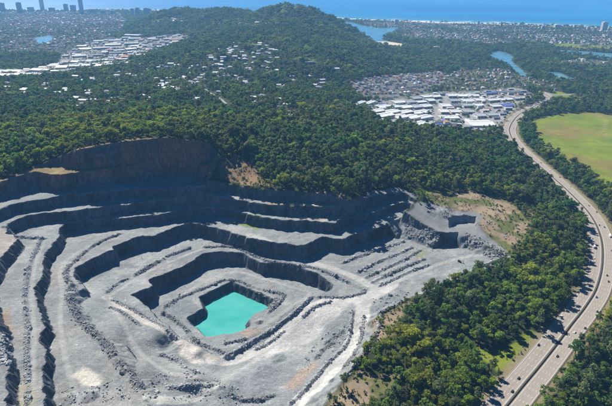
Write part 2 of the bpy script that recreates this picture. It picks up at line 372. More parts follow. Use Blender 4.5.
def ground_mat():
    m, nt, b, out = new_mat("ground")
    geo = nt.nodes.new("ShaderNodeNewGeometry")
    at = nt.nodes.new("ShaderNodeAttribute"); at.attribute_name = "tone"
    rk = nt.nodes.new("ShaderNodeAttribute"); rk.attribute_name = "rocky"
    def noise(sc, det, rough=0.6, vec=None):
        n = nt.nodes.new("ShaderNodeTexNoise"); n.inputs["Scale"].default_value = sc; n.inputs["Detail"].default_value = det; n.inputs["Roughness"].default_value = rough
        lk(nt, vec if vec else geo.outputs["Position"], n.inputs["Vector"]); return n
    n1 = noise(0.035, 8, 0.65); n2 = noise(0.35, 5, 0.7)
    # rock faces: drilled, vertically streaked
    mp = nt.nodes.new("ShaderNodeMapping"); mp.inputs["Scale"].default_value = (0.26, 0.26, 0.06); lk(nt, geo.outputs["Position"], mp.inputs["Vector"])
    n3 = noise(1.0, 6, 0.7, mp.outputs[0])
    def rng_(src, a, b_, lo, hi):
        r = nt.nodes.new("ShaderNodeMapRange"); r.inputs[1].default_value = a; r.inputs[2].default_value = b_; r.inputs[3].default_value = lo; r.inputs[4].default_value = hi
        lk(nt, src, r.inputs[0]); return r.outputs[0]
    f1 = rng_(n1.outputs["Fac"], 0.3, 0.7, 0.85, 1.13); f2 = rng_(n2.outputs["Fac"], 0.3, 0.7, 0.82, 1.17); f3 = rng_(n3.outputs["Fac"], 0.32, 0.70, 0.45, 1.9)
    def mul(a, b_):
        q = nt.nodes.new("ShaderNodeMath"); q.operation = 'MULTIPLY'; lk(nt, a, q.inputs[0]); lk(nt, b_, q.inputs[1]); return q.outputs[0]
    qa = nt.nodes.new("ShaderNodeAttribute"); qa.attribute_name = "worked"
    mp2 = nt.nodes.new("ShaderNodeMapping"); mp2.inputs["Rotation"].default_value = (0, 0, 0.5); mp2.inputs["Scale"].default_value = (0.014, 0.26, 0.2); lk(nt, geo.outputs["Position"], mp2.inputs["Vector"])
    n4 = noise(1.0, 6, 0.7, mp2.outputs[0])
    mp3 = nt.nodes.new("ShaderNodeMapping"); mp3.inputs["Rotation"].default_value = (0, 0, -0.75); mp3.inputs["Scale"].default_value = (0.02, 0.34, 0.2); lk(nt, geo.outputs["Position"], mp3.inputs["Vector"])
    n5 = noise(1.0, 5, 0.7, mp3.outputs[0])
    n4.inputs["Distortion"].default_value = 1.6; n5.inputs["Distortion"].default_value = 2.2
    n6 = noise(0.17, 4, 0.75); n7 = noise(1.1, 3, 0.7); f7 = rng_(n7.outputs["Fac"], 0.35, 0.65, 0.72, 1.26)
    f4 = rng_(n4.outputs["Fac"], 0.34, 0.66, 0.90, 1.10); f5 = rng_(n5.outputs["Fac"], 0.36, 0.66, 0.90, 1.11); f6 = rng_(n6.outputs["Fac"], 0.60, 0.70, 1.0, 1.65)
    tracks = mul(mul(mul(f4, f5), f6), f7)
    wk = nt.nodes.new("ShaderNodeMix"); lk(nt, qa.outputs["Fac"], wk.inputs[0]); wk.inputs[2].default_value = 1.0; lk(nt, tracks, wk.inputs[3])
    flat = mul(mul(f1, f2), wk.outputs[0])
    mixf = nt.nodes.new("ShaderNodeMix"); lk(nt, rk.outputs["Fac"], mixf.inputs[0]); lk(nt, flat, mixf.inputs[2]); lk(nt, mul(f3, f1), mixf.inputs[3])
    sc = nt.nodes.new("ShaderNodeVectorMath"); sc.operation = 'SCALE'; lk(nt, at.outputs["Color"], sc.inputs[0]); lk(nt, mixf.outputs[0], sc.inputs["Scale"])
    lk(nt, sc.outputs[0], b.inputs["Base Color"])
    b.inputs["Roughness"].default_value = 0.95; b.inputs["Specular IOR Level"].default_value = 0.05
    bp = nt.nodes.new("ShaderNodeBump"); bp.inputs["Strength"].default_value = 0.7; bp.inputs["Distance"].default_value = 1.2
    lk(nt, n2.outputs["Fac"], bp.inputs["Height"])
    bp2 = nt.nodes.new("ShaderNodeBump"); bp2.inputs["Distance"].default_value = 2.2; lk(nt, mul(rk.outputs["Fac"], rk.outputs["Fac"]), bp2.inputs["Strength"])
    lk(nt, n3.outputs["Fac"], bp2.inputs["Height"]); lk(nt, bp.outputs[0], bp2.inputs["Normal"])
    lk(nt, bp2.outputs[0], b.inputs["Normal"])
    return m

def leaf_mat(name, col, trans=0.48):
    m, nt, b, out = new_mat(name)
    oi = nt.nodes.new("ShaderNodeObjectInfo"); geo = nt.nodes.new("ShaderNodeNewGeometry")
    nz = nt.nodes.new("ShaderNodeTexNoise"); nz.inputs["Scale"].default_value = 0.25; lk(nt, geo.outputs["Position"], nz.inputs["Vector"])
    nb = nt.nodes.new("ShaderNodeTexNoise"); nb.inputs["Scale"].default_value = 0.012; lk(nt, geo.outputs["Position"], nb.inputs["Vector"])
    a1 = nt.nodes.new("ShaderNodeMath"); a1.operation = 'ADD'; lk(nt, oi.outputs["Random"], a1.inputs[0]); lk(nt, nz.outputs["Fac"], a1.inputs[1])
    mr = nt.nodes.new("ShaderNodeMapRange"); mr.inputs[1].default_value = 0.3; mr.inputs[2].default_value = 1.5; mr.inputs[3].default_value = 0.75; mr.inputs[4].default_value = 2.2
    lk(nt, a1.outputs[0], mr.inputs[0])
    hs = nt.nodes.new("ShaderNodeHueSaturation"); hs.inputs["Color"].default_value = (*col, 1)
    mh = nt.nodes.new("ShaderNodeMapRange"); mh.inputs[1].default_value = 0.35; mh.inputs[2].default_value = 0.65; mh.inputs[3].default_value = 0.485; mh.inputs[4].default_value = 0.535
    lk(nt, nb.outputs["Fac"], mh.inputs[0]); lk(nt, mh.outputs[0], hs.inputs["Hue"]); lk(nt, mr.outputs[0], hs.inputs["Value"])
    lk(nt, hs.outputs[0], b.inputs["Base Color"])
    b.inputs["Roughness"].default_value = 0.7; b.inputs["Specular IOR Level"].default_value = 0.12
    tr = nt.nodes.new("ShaderNodeBsdfTranslucent"); lk(nt, hs.outputs[0], tr.inputs["Color"])
    mx = nt.nodes.new("ShaderNodeMixShader"); mx.inputs[0].default_value = trans
    lk(nt, b.outputs[0], mx.inputs[1]); lk(nt, tr.outputs[0], mx.inputs[2]); lk(nt, mx.outputs[0], out.inputs["Surface"])
    return m

def water_mat(name, col, rough, bump, bscale, foam=False, col2=None):
    m, nt, b, out = new_mat(name)
    geo = nt.nodes.new("ShaderNodeNewGeometry")
    nz = nt.nodes.new("ShaderNodeTexNoise"); nz.inputs["Scale"].default_value = bscale; nz.inputs["Detail"].default_value = 5
    lk(nt, geo.outputs["Position"], nz.inputs["Vector"])
    bp = nt.nodes.new("ShaderNodeBump"); bp.inputs["Strength"].default_value = bump; bp.inputs["Distance"].default_value = 0.3
    lk(nt, nz.outputs["Fac"], bp.inputs["Height"]); lk(nt, bp.outputs[0], b.inputs["Normal"])
    n2 = nt.nodes.new("ShaderNodeTexNoise"); n2.inputs["Detail"].default_value = 4
    mp = nt.nodes.new("ShaderNodeMapping"); mp.inputs["Scale"].default_value = (0.00035, 0.0011, 1) if foam else (0.02, 0.03, 1)
    lk(nt, geo.outputs["Position"], mp.inputs["Vector"]); lk(nt, mp.outputs[0], n2.inputs["Vector"]); n2.inputs["Scale"].default_value = 1
    rp = nt.nodes.new("ShaderNodeMapRange"); rp.inputs[1].default_value = 0.38; rp.inputs[2].default_value = 0.68; lk(nt, n2.outputs["Fac"], rp.inputs[0])
    mc = nt.nodes.new("ShaderNodeMix"); mc.data_type = 'RGBA'; mc.inputs[6].default_value = (*col, 1); mc.inputs[7].default_value = (*(col2 or col), 1)
    lk(nt, rp.outputs[0], mc.inputs[0])
    last = mc.outputs[2]
    if foam:
        sh = nt.nodes.new("ShaderNodeAttribute"); sh.attribute_name = "shore"
        # sandy shallows then breakers in broken lines along the beach
        r1 = nt.nodes.new("ShaderNodeMapRange"); r1.inputs[1].default_value = 0; r1.inputs[2].default_value = 900; r1.inputs[3].default_value = 1; r1.inputs[4].default_value = 0
        lk(nt, sh.outputs["Fac"], r1.inputs[0])
        m1 = nt.nodes.new("ShaderNodeMix"); m1.data_type = 'RGBA'; m1.inputs[7].default_value = (0.07, 0.26, 0.30, 1); lk(nt, r1.outputs[0], m1.inputs[0]); lk(nt, last, m1.inputs[6])
        wv = nt.nodes.new("ShaderNodeTexNoise"); wv.inputs["Scale"].default_value = 1; wv.inputs["Detail"].default_value = 3
        mp2 = nt.nodes.new("ShaderNodeMapping"); mp2.inputs["Scale"].default_value = (0.004, 0.02, 1); lk(nt, geo.outputs["Position"], mp2.inputs["Vector"]); lk(nt, mp2.outputs[0], wv.inputs["Vector"])
        r2 = nt.nodes.new("ShaderNodeMapRange"); r2.inputs[1].default_value = 0; r2.inputs[2].default_value = 420; r2.inputs[3].default_value = 0.36; r2.inputs[4].default_value = 0.78
        lk(nt, sh.outputs["Fac"], r2.inputs[0])
        gt = nt.nodes.new("ShaderNodeMath"); gt.operation = 'SUBTRACT'; lk(nt, wv.outputs["Fac"], gt.inputs[0]); lk(nt, r2.outputs[0], gt.inputs[1])
        r3 = nt.nodes.new("ShaderNodeMapRange"); r3.inputs[1].default_value = 0; r3.inputs[2].default_value = 0.06; lk(nt, gt.outputs[0], r3.inputs[0])
        m2 = nt.nodes.new("ShaderNodeMix"); m2.data_type = 'RGBA'; m2.inputs[7].default_value = (0.75, 0.78, 0.78, 1); lk(nt, r3.outputs[0], m2.inputs[0]); lk(nt, m1.outputs[2], m2.inputs[6])
        last = m2.outputs[2]
    lk(nt, last, b.inputs["Base Color"])
    b.inputs["Roughness"].default_value = rough; b.inputs["Specular IOR Level"].default_value = 0.22
    return m

M = {
    'ground': ground_mat(),
    'boulder': plain("boulder", (0.29, 0.297, 0.30), 0.9, 0.1, 0.55, 0.9), 'asphalt': plain("asphalt", (0.29, 0.255, 0.22), 0.9, 0.1, 0.12, 0.12),
    'paint': plain("road_paint", (0.75, 0.75, 0.72), 0.7), 'kerb': plain("concrete", (0.42, 0.41, 0.39), 0.9), 'median': plain("median_soil", (0.075, 0.068, 0.055), 0.95),
    'worn': plain("worn_lane", (0.258, 0.228, 0.197), 0.9, 0.1, 0.18, 0.2), 'steel': plain("steel", (0.4, 0.41, 0.42), 0.5, 0.5), 'street': plain("street_asphalt", (0.24, 0.235, 0.225), 0.9, 0.1, 0.15, 0.03),
    'bark': plain("bark", (0.16, 0.13, 0.10), 0.95), 'sand': plain("sand", (0.55, 0.48, 0.36), 0.95, 0.1, 0.12, 0.02),
    'pond': water_mat("pond_water", (0.05, 0.33, 0.30), 0.1, 0.2, 0.5, col2=(0.095, 0.40, 0.35)),
    'creek': water_mat("creek_water", (0.07, 0.19, 0.24), 0.2, 0.2, 0.2, col2=(0.16, 0.30, 0.33)),
    'sea': water_mat("sea_water", (0.004, 0.13, 0.30), 0.3, 0.5, 0.02, foam=True, col2=(0.02, 0.22, 0.42)),
    'wall_white': plain("white_wall", (0.62, 0.61, 0.58), 0.8), 'wall_cream': plain("cream_wall", (0.5, 0.44, 0.36), 0.85), 'wall_grey': plain("grey_wall", (0.33, 0.34, 0.35), 0.8),
    'roof_white': plain("white_roof_sheet", (0.62, 0.63, 0.64), 0.6, 0.25, 0.12), 'roof_pale': plain("pale_grey_roof_sheet", (0.33, 0.35, 0.37), 0.75, 0.12, 0.2), 'roof_grey': plain("grey_roof", (0.12, 0.13, 0.145), 0.8, 0.1, 0.25),
    'roof_red': plain("terracotta_roof", (0.36, 0.15, 0.09), 0.85), 'roof_blue': plain("blue_roof_sheet", (0.05, 0.09, 0.42), 0.5, 0.4), 'roof_brown': plain("brown_roof", (0.17, 0.12, 0.09), 0.85),
    'door': plain("roller_door", (0.22, 0.24, 0.27), 0.6), 'sky_strip': plain("skylight_sheet", (0.45, 0.5, 0.52), 0.4, 0.5), 'glass': plain("window_glass", (0.03, 0.04, 0.05), 0.12, 0.6),
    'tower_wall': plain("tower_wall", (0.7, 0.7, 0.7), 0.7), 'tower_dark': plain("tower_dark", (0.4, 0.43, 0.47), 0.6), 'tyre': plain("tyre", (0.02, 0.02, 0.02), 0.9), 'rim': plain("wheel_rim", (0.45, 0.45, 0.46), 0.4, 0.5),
    'lamp': plain("headlight_glass", (0.8, 0.8, 0.78), 0.2, 0.5), 'tail': plain("tail_light", (0.4, 0.02, 0.02), 0.3, 0.5), 'yellow': plain("yellow_paint", (0.62, 0.38, 0.03), 0.5),
}
LEAF = [leaf_mat("leaf_mid_green", (0.104, 0.158, 0.026)), leaf_mat("leaf_dark_green", (0.062, 0.115, 0.030)), leaf_mat("leaf_yellow_green", (0.150, 0.178, 0.022)), leaf_mat("leaf_grey_olive", (0.105, 0.128, 0.052))]

# ------------------------------------------------------------------ mesh helpers
def mesh_np(name, co, faces, mats, mi=None, smooth_=False):
    me = bpy.data.meshes.new(name)
    co = np.asarray(co, np.float32); faces = np.asarray(faces, np.int32)
    k = faces.shape[1]
    me.vertices.add(len(co)); me.vertices.foreach_set("co", co.ravel())
    me.loops.add(faces.size); me.loops.foreach_set("vertex_index", faces.ravel())
    me.polygons.add(len(faces)); me.polygons.foreach_set("loop_start", np.arange(len(faces), dtype=np.int32) * k)
    for m in mats: me.materials.append(m)
    if mi is not None: me.polygons.foreach_set("material_index", np.asarray(mi, np.int32))
    me.update(calc_edges=True)
    if not smooth_: me.shade_flat()
    return me
class MB:                          # collects polygons; build() links them as one mesh object
    def __init__(self): self.v = []; self.f = []
    def poly(self, pts_):
        b = len(self.v); self.v += [tuple(p) for p in pts_]; self.f.append(tuple(range(b, b + len(pts_))))
    def box(self, x0, x1, y0, y1, z0, z1):
        b = len(self.v)
        self.v += [(x0, y0, z0), (x1, y0, z0), (x1, y1, z0), (x0, y1, z0), (x0, y0, z1), (x1, y0, z1), (x1, y1, z1), (x0, y1, z1)]
        for q in ((0, 3, 2, 1), (4, 5, 6, 7), (0, 1, 5, 4), (1, 2, 6, 5), (2, 3, 7, 6), (3, 0, 4, 7)): self.f.append(tuple(b + k for k in q))
    def hull(self, bottom, top):   # prism between two rings
        b = len(self.v); n = len(bottom)
        self.v += list(bottom) + list(top)
        self.f.append(tuple(b + k for k in range(n))[::-1]); self.f.append(tuple(b + n + k for k in range(n)))
        for k in range(n): self.f.append((b + k, b + (k + 1) % n, b + n + (k + 1) % n, b + n + k))
    def disc(self, c, r, w, n=12): # wheel across x
        ring = [(c[1] + r * math.cos(2 * math.pi * k / n), c[2] + r * math.sin(2 * math.pi * k / n)) for k in range(n)]
        self.hull([(c[0] - w / 2, a, b_) for a, b_ in ring], [(c[0] + w / 2, a, b_) for a, b_ in ring])
    def mesh(self, name, mat):
        me = bpy.data.meshes.new(name); me.from_pydata(self.v, [], self.f); me.materials.append(mat); me.update(); me.shade_flat(); return me
def obj(name, me, parent=None, kind=None, label=None, cat=None, group=None):
    o = bpy.data.objects.new(name, me); C.objects.link(o)
    if parent is not None: o.parent = parent
    if kind: o["kind"] = kind
    if label: o["label"] = label
    if cat: o["category"] = cat
    if group: o["group"] = group
    return o
def empty(name, loc, rz, label, cat, group=None, scale=None):
    o = bpy.data.objects.new(name, None); C.objects.link(o)
    o.empty_display_size = 1.0
    o.location = loc; o.rotation_euler = (0, 0, rz)
    if scale is not None: o.scale = (scale,) * 3 if np.isscalar(scale) else scale
    o["label"] = label; o["category"] = cat
    if group: o["group"] = group
    return o
def nth(k):
    w = ['first', 'second', 'third', 'fourth', 'fifth', 'sixth', 'seventh', 'eighth', 'ninth', 'tenth', 'eleventh', 'twelfth']
    if k < 12: return w[k]
    n = k + 1
    return f"{n}{'th' if 10 <= n % 100 <= 20 else {1: 'st', 2: 'nd', 3: 'rd'}.get(n % 10, 'th')}"

# ------------------------------------------------------------------ land use (plan outlines surveyed on the ground)
Z3 = 2.6
def flat(lst, z=Z3): return [P(u, v, z) for u, v in lst]
water_polys = {
    'lagoon': flat([(343, 21.5), (352, 22.5), (362, 25.5), (378, 28), (395, 27.6), (405, 28.6), (393, 31), (388, 35), (381, 38.5), (386, 41), (396, 43), (390, 45), (376, 43), (364, 41), (361, 37), (359, 33), (350, 29)]),
    'creek': flat([(489, 57), (493, 52.5), (499, 51), (507, 53), (513, 57), (511, 61), (516, 65), (523, 71), (530, 75), (524, 77), (518, 73), (511, 67), (503, 62.5), (495, 59.5)]),
    'creek_pool': flat([(548, 72), (558, 72.5), (570, 77), (577, 80), (566, 81), (556, 79.5)]),
    'canal': flat([(558, 50), (570, 50.5), (584, 51.5), (604, 53), (640, 55), (640, 61), (612, 59.5), (600, 58.5), (588, 56), (574, 54.5), (561, 53)]),
    'lake': flat([(34, 38), (43, 36.5), (51, 35.5), (53, 38), (51, 41), (45, 43.5), (39, 44.5), (37, 41)]),
}
def in_poly(x, y, poly): return poly_sd(x, y, poly)
sandbar = flat([(372, 41.5), (386, 41.6), (397, 43), (403, 44), (402, 47), (392, 47), (380, 45)])
for k, w in list(water_polys.items()) + [('sandbar', sandbar)]:
    w_ = np.array(w); m = (X > w_[:, 0].min() - 120) & (X < w_[:, 0].max() + 120) & (Y > w_[:, 1].min() - 250) & (Y < w_[:, 1].max() + 250)
    d = in_poly(X[m], Y[m], w)
    t = smooth(d, -70, -8)
    H[m] = H[m] * (1 - t) + 2.0 * t
coast = np.array(flat([(-260, 14.5), (-150, 12.5), (0, 9.8), (60, 10.5), (110, 9.6), (160, 10.5), (230, 14), (300, 16), (338, 18.2), (352, 19.5), (362, 19.6), (400, 20.8), (430, 22.3), (470, 23), (520, 24.6), (560, 26), (612, 28.2), (700, 32), (800, 37)]))
coast = spline(coast, 60)
cy = np.interp(X, coast[:, 0], coast[:, 1])
H = np.where(Y > cy - 30, 1.2, H)

LU = dict(
    tan=[hits([(426, 195), (470, 191), (512, 203), (528, 220), (519, 246), (506, 252), (488, 238), (478, 226), (480, 214), (455, 211), (430, 204)]),
         hits([(372, 322), (393, 309), (416, 299), (403, 316), (396, 330), (382, 345), (374, 350)]), hits([(342, 388), (362, 372), (384, 377), (407, 371), (392, 386), (372, 404), (350, 420), (322, 420)]),
         hits([(505, 252), (515, 245), (525, 222), (529, 205), (533, 205), (530, 226), (520, 250)])],
    field=[hits([(529, 122), (545, 116), (562, 114), (592, 112), (640, 120), (680, 190), (612, 189), (590, 176), (572, 168), (556, 158), (541, 146), (536, 134)]), hits([(548, 44.5), (566, 43.5), (612, 46), (640, 48), (640, 51), (590, 49.5), (552, 48)]), hits([(470, 345), (500, 352), (520, 338), (530, 330), (538, 334), (520, 357), (508, 372), (498, 372)]),
           hits([(548, 95), (556, 91), (573, 95), (575, 99), (552, 101)]), hits([(408, 188), (430, 190), (470, 194), (500, 197), (500, 202), (465, 199), (425, 195)])],
    estate=[hits([(336, 104), (374, 102), (405, 98), (440, 92), (470, 92), (520, 88), (536, 96), (520, 106), (505, 119), (500, 131), (480, 134), (440, 131), (400, 127), (380, 123), (372, 114), (352, 107)])],
    terraces=[hits([(348, 83), (375, 77), (405, 74), (440, 71), (452, 78), (438, 88), (418, 95), (388, 101), (366, 100), (356, 94)])],
    flats=[hits([(-40, 74), (0, 80), (40, 78), (85, 71), (125, 63), (150, 55), (172, 46), (196, 38), (180, 34), (150, 37), (112, 38), (84, 44), (60, 56), (56, 64), (20, 70), (-40, 68)])],
    suburb_w=[flat([(-120, 42), (-60, 14), (0, 11.5), (60, 12), (118, 12), (128, 22), (120, 36), (88, 44), (60, 56), (52, 53), (0, 54), (-60, 55)], 3)],
    suburb_e=[flat([(362, 21.5), (400, 22), (430, 23.4), (470, 24), (520, 26), (560, 27.5), (612, 29.7), (700, 33.6), (700, 52), (612, 52), (556, 49), (545, 44), (520, 44), (495, 46), (470, 42.5), (440, 40), (410, 40), (400, 38), (390, 34), (396, 31), (407, 28.6), (395, 27.4), (378, 27.5), (364, 25)], 3)],
    suburb_m=[hits([(440, 78), (460, 70), (500, 68), (530, 78), (560, 84), (560, 92), (520, 88), (470, 92), (445, 90)]), flat([(556, 62), (580, 59), (640, 62), (640, 70), (590, 68)], 3)],
    hill_houses=[hits([(205, 62), (220, 45), (250, 42), (275, 50), (270, 66), (240, 72), (212, 74)]), hits([(150, 92), (165, 80), (200, 80), (225, 98), (200, 112), (160, 108)]), hits([(60, 98), (84, 92), (112, 100), (112, 112), (70, 112)]), hits([(248, 100), (275, 94), (302, 106), (300, 120), (275, 116)])],
    pad=[hits([(405, 220), (411, 212), (416, 204), (422, 202), (430, 202), (455, 210), (481, 213), (480, 226), (490, 238), (508, 252), (500, 251), (461, 234), (438, 233)])],
    brown=[hits([(224, 160), (236, 154), (252, 164), (262, 178), (275, 186), (250, 186), (226, 180), (216, 178)]), hits([(10, 178), (40, 166), (62, 157), (80, 148), (110, 142), (145, 137), (158, 137), (140, 141), (112, 147), (78, 152), (60, 161), (36, 170)])],
)
W = {}
def land_mask(x, y, name):
    d = np.full(x.shape, -1e9)
    for p in LU[name]: d = np.maximum(d, poly_sd(x, y, p))
    return d

# ------------------------------------------------------------------ ground sheet with its tones
wedge = (np.abs(X) < Y * 0.75 + 300) & (Y > 250) & (Y < 9500)
wx, wy = X[wedge], Y[wedge]
gz_y, gz_x = np.gradient(H, GY, GX)
slope = np.hypot(gz_x, gz_y)
tone = np.empty(X.shape + (3,)); tone[:] = (0.040, 0.050, 0.020)
rocky = np.zeros(X.shape)
tw = tone[wedge]
nzw = fbm(wx, wy, 60, 90, 4); nzf = fbm(wx, wy, 14, 91, 3)
tw *= (1 + 0.4 * nzw)[:, None]
clear_n = lambda x, y: smooth(fbm(x, y, 150, 610, 4), .34, .5) * smooth(y, 1150, 1500)
CL = clear_n(wx, wy)[:, None]
tw = tw * (1 - CL) + np.array([[0.12, 0.14, 0.045]]) * CL
def lay(mask, col, n=None, amp=0.15):
    global tw
    c = np.array(col)[None, :] * (1 + amp * (nzf if n is None else n))[:, None]
    tw = tw * (1 - mask[:, None]) + c * mask[:, None]
for name, col, amp in (('suburb_w', (0.075, 0.08, 0.07), .3), ('suburb_e', (0.08, 0.085, 0.075), .3), ('suburb_m', (0.11, 0.115, 0.08), .4), ('flats', (0.24, 0.24, 0.23), .25), ('estate', (0.25, 0.25, 0.245), .2), ('terraces', (0.15, 0.15, 0.14), .2)):
    lay(smooth(land_mask(wx, wy, name), -6, 6), col, None, amp)
fm = smooth(land_mask(wx, wy, 'field') + nzf * 4, -3, 3)
lay(fm, (0.165, 0.20, 0.026), nzw, 0.28)
lay(fm * smooth(fbm(wx, wy, 150, 95, 5), 0.0, 0.4), (0.20, 0.165, 0.05))
lay(fm * smooth(fbm(wx, wy, 40, 96, 4), 0.1, 0.5) * .7, (0.10, 0.155, 0.03))
lay(fm * smooth(np.sin((wx * .8 + wy * .6) / 3.2), .2, .9) * .25, (0.13, 0.18, 0.03))
lay(smooth(line_d(wx, wy, hits([(596, 112), (606, 121), (603, 130), (607, 137), (625, 146)])) * -1, -4, -1.5) * .5, (0.34, 0.26, 0.14))
# quarry surfaces
qpoly = rim + A_r + tail + [P(-300, 470, 83)]
qd = poly_sd(wx, wy, qpoly); qm = smooth(qd + nzf * 4, -2, 3)
lay(qm, (0.225, 0.240, 0.240), fbm(wx, wy, 45, 60, 5), 0.16)
dust = smooth(fbm(wx, wy, 38, 61, 5), 0.05, 0.45) * qm
lay(dust * 0.45, (0.335, 0.335, 0.325))
damp = smooth(fbm(wx, wy, 33, 66, 5), 0.12, 0.45) * qm
lay(damp * 0.5, (0.135, 0.15, 0.172))
warm = smooth(fbm(wx, wy, 70, 64, 4), 0.15, 0.5) * qm
lay(warm * 0.3, (0.25, 0.225, 0.21))
roadm = np.zeros(wx.shape)
for name, line, hw_, col in [
    ('haul', [(285, 420, 0), (300, 402, 1), (322, 384, 3), (341, 362, 6), (354, 340, 7), (362, 318, 9), (364, 304, 12), (372, 294, 14), (392, 284, 16)], 9.5, (0.44, 0.435, 0.42)),
    ('turn', [(364, 304, 12), (352, 299, 11), (338, 300, 9), (318, 305, 6), (296, 322, 0), (270, 342, -6), (240, 360, -9), (212, 362, -6)], 7, (0.48, 0.47, 0.445)),
    ('loop', [(364, 304, 12), (378, 292, 15), (360, 278, 15), (335, 268, 15), (310, 262, 15), (280, 256, 15), (250, 246, 15)], 6, (0.38, 0.375, 0.36)),
    ('ramp', [(106, 298, 17), (130, 312, 17), (160, 330, 13), (190, 346, 5), (214, 358, -4)], 5, (0.44, 0.415, 0.38)),
    ('track', [(32, 406, 51), (33, 370, 51), (34, 330, 51), (32, 290, 51), (36, 262, 51), (45, 240, 51)], 2.6, (0.30, 0.305, 0.30)),
    ('track', [(80, 406, 35), (66, 360, 35), (60, 320, 35), (62, 290, 35), (60, 270, 35), (74, 254, 35), (96, 244, 35), (118, 238, 35)], 2.8, (0.30, 0.305, 0.30)),
    ('track', [(210, 247, 15), (190, 253, 15), (165, 264, 15), (140, 277, 15), (120, 290, 16), (106, 298, 17)], 2.8, (0.31, 0.31, 0.305)),
    ('track', [(168, 306, -5), (190, 290, -5), (215, 276, -5), (236, 272, -5), (265, 279, -5), (295, 288, -5), (310, 292, -3), (296, 304, -5), (275, 318, -5), (252, 334, -5), (232, 346, -5)], 2.8, (0.31, 0.31, 0.305)),
    ('track', [(106, 298, 17), (120, 318, 20), (134, 342, 22), (160, 366, 20), (190, 380, 12), (214, 388, 6)], 3.2, (0.31, 0.31, 0.3)),
    ('track', [(392, 284, 16), (420, 272, 16), (446, 262, 17), (470, 256, 18), (496, 254, 20)], 3.4, (0.31, 0.31, 0.3)),
    ('spur', [(150, 400, 28), (170, 402, 22), (196, 396, 10), (214, 388, 6)], 6, (0.42, 0.43, 0.4)),
]:
    L = spline([P(*q) for q in line], 6)
    d = line_d(wx, wy, L) + nzf * (1.6 if hw_ > 4 else .8)
    rm_ = (1 - smooth(d, hw_ * .85, hw_ * 1.2)) * qm
    lay(rm_ * 0.9, col, None, 0.08)
    roadm = np.maximum(roadm, rm_)
for poly, z, col in [([(262, 348), (300, 322), (322, 312), (345, 306), (352, 312), (330, 330), (300, 350), (278, 352), (258, 360), (244, 366)], -4, (0.40, 0.395, 0.385)),
                     ([(72, 376), (82, 370), (96, 371), (103, 378), (101, 386), (90, 388), (78, 384)], 35, (0.55, 0.52, 0.45)), ([(178, 346), (186, 342), (198, 350), (205, 358), (190, 360), (180, 354)], 5, (0.55, 0.51, 0.46)),
                     ([(285, 386), (300, 372), (314, 366), (318, 370), (306, 382), (292, 394)], -2, (0.29, 0.23, 0.19)), ([(240, 331), (256, 329), (262, 331), (248, 336)], -5, (0.29, 0.23, 0.19)),
                     ([(0, 315), (8, 310), (12, 330), (10, 345), (2, 340)], 51, (0.25, 0.2, 0.15)), ([(12, 392), (24, 380), (38, 388), (40, 410), (10, 412)], 51, (0.27, 0.265, 0.21)), ([(230, 213), (262, 216), (258, 222), (232, 214)], 51, (0.17, 0.22, 0.07)),
                     ([(250, 203), (286, 206), (322, 208), (346, 204), (346, 201), (318, 201)], 67, (0.33, 0.26, 0.19)), ([(286, 218), (322, 221), (342, 220), (342, 214), (310, 214)], 51, (0.36, 0.31, 0.25)), ([(415, 252), (424, 250), (426, 256), (418, 259)], 16, (0.19, 0.21, 0.14)),
                     ([(0, 228), (18, 235), (12, 248), (-10, 262), (-20, 240)], 67, (0.31, 0.28, 0.26)), ([(240, 372), (262, 360), (284, 366), (276, 392), (250, 396), (232, 386)], -5, (0.21, 0.222, 0.235))]:
    lay(smooth(poly_sd(wx, wy, pts(poly, z)) + nzf * 5, -4, 4) * 0.9, col)
tn = smooth(land_mask(wx, wy, 'tan') + nzf * 6, -5, 5)
lay(tn, (0.27, 0.21, 0.14), fbm(wx, wy, 30, 71, 4), 0.3)
lay(tn * smooth(fbm(wx, wy, 26, 72, 4), -0.05, 0.3), (0.115, 0.125, 0.045))
lay(smooth(land_mask(wx, wy, 'pad') + nzf * 5, -3, 4), (0.215, 0.22, 0.222), fbm(wx, wy, 24, 78, 4), 0.3)
bm_ = smooth(land_mask(wx, wy, 'brown') + nzf * 4, -4, 4)
lay(bm_, (0.22, 0.15, 0.09), fbm(wx, wy, 18, 73, 4), 0.4)
lay(smooth(H[wedge], 94, 101) * smooth(qd, -4, 2), (0.20, 0.155, 0.085), fbm(wx, wy, 12, 79, 3), 0.4)
# steep faces: blasted rock, its colour darkened and blued to deepen the shade, weathered brown near the old rim
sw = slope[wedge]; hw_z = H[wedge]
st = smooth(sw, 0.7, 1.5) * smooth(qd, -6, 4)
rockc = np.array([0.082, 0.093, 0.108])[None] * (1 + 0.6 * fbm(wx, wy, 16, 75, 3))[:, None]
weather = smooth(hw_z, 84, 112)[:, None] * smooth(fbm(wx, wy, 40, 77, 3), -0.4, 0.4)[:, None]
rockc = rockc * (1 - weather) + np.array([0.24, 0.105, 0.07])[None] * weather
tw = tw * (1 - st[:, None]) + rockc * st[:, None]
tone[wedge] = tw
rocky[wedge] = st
worked = np.zeros(X.shape); worked[wedge] = qm * (1 - st) * (1 - .7 * roadm)
lay_h = smooth(-HWD, -31, -24)
tone = tone * (1 - lay_h[..., None]) + np.array([0.20, 0.17, 0.10])[None, None] * lay_h[..., None]

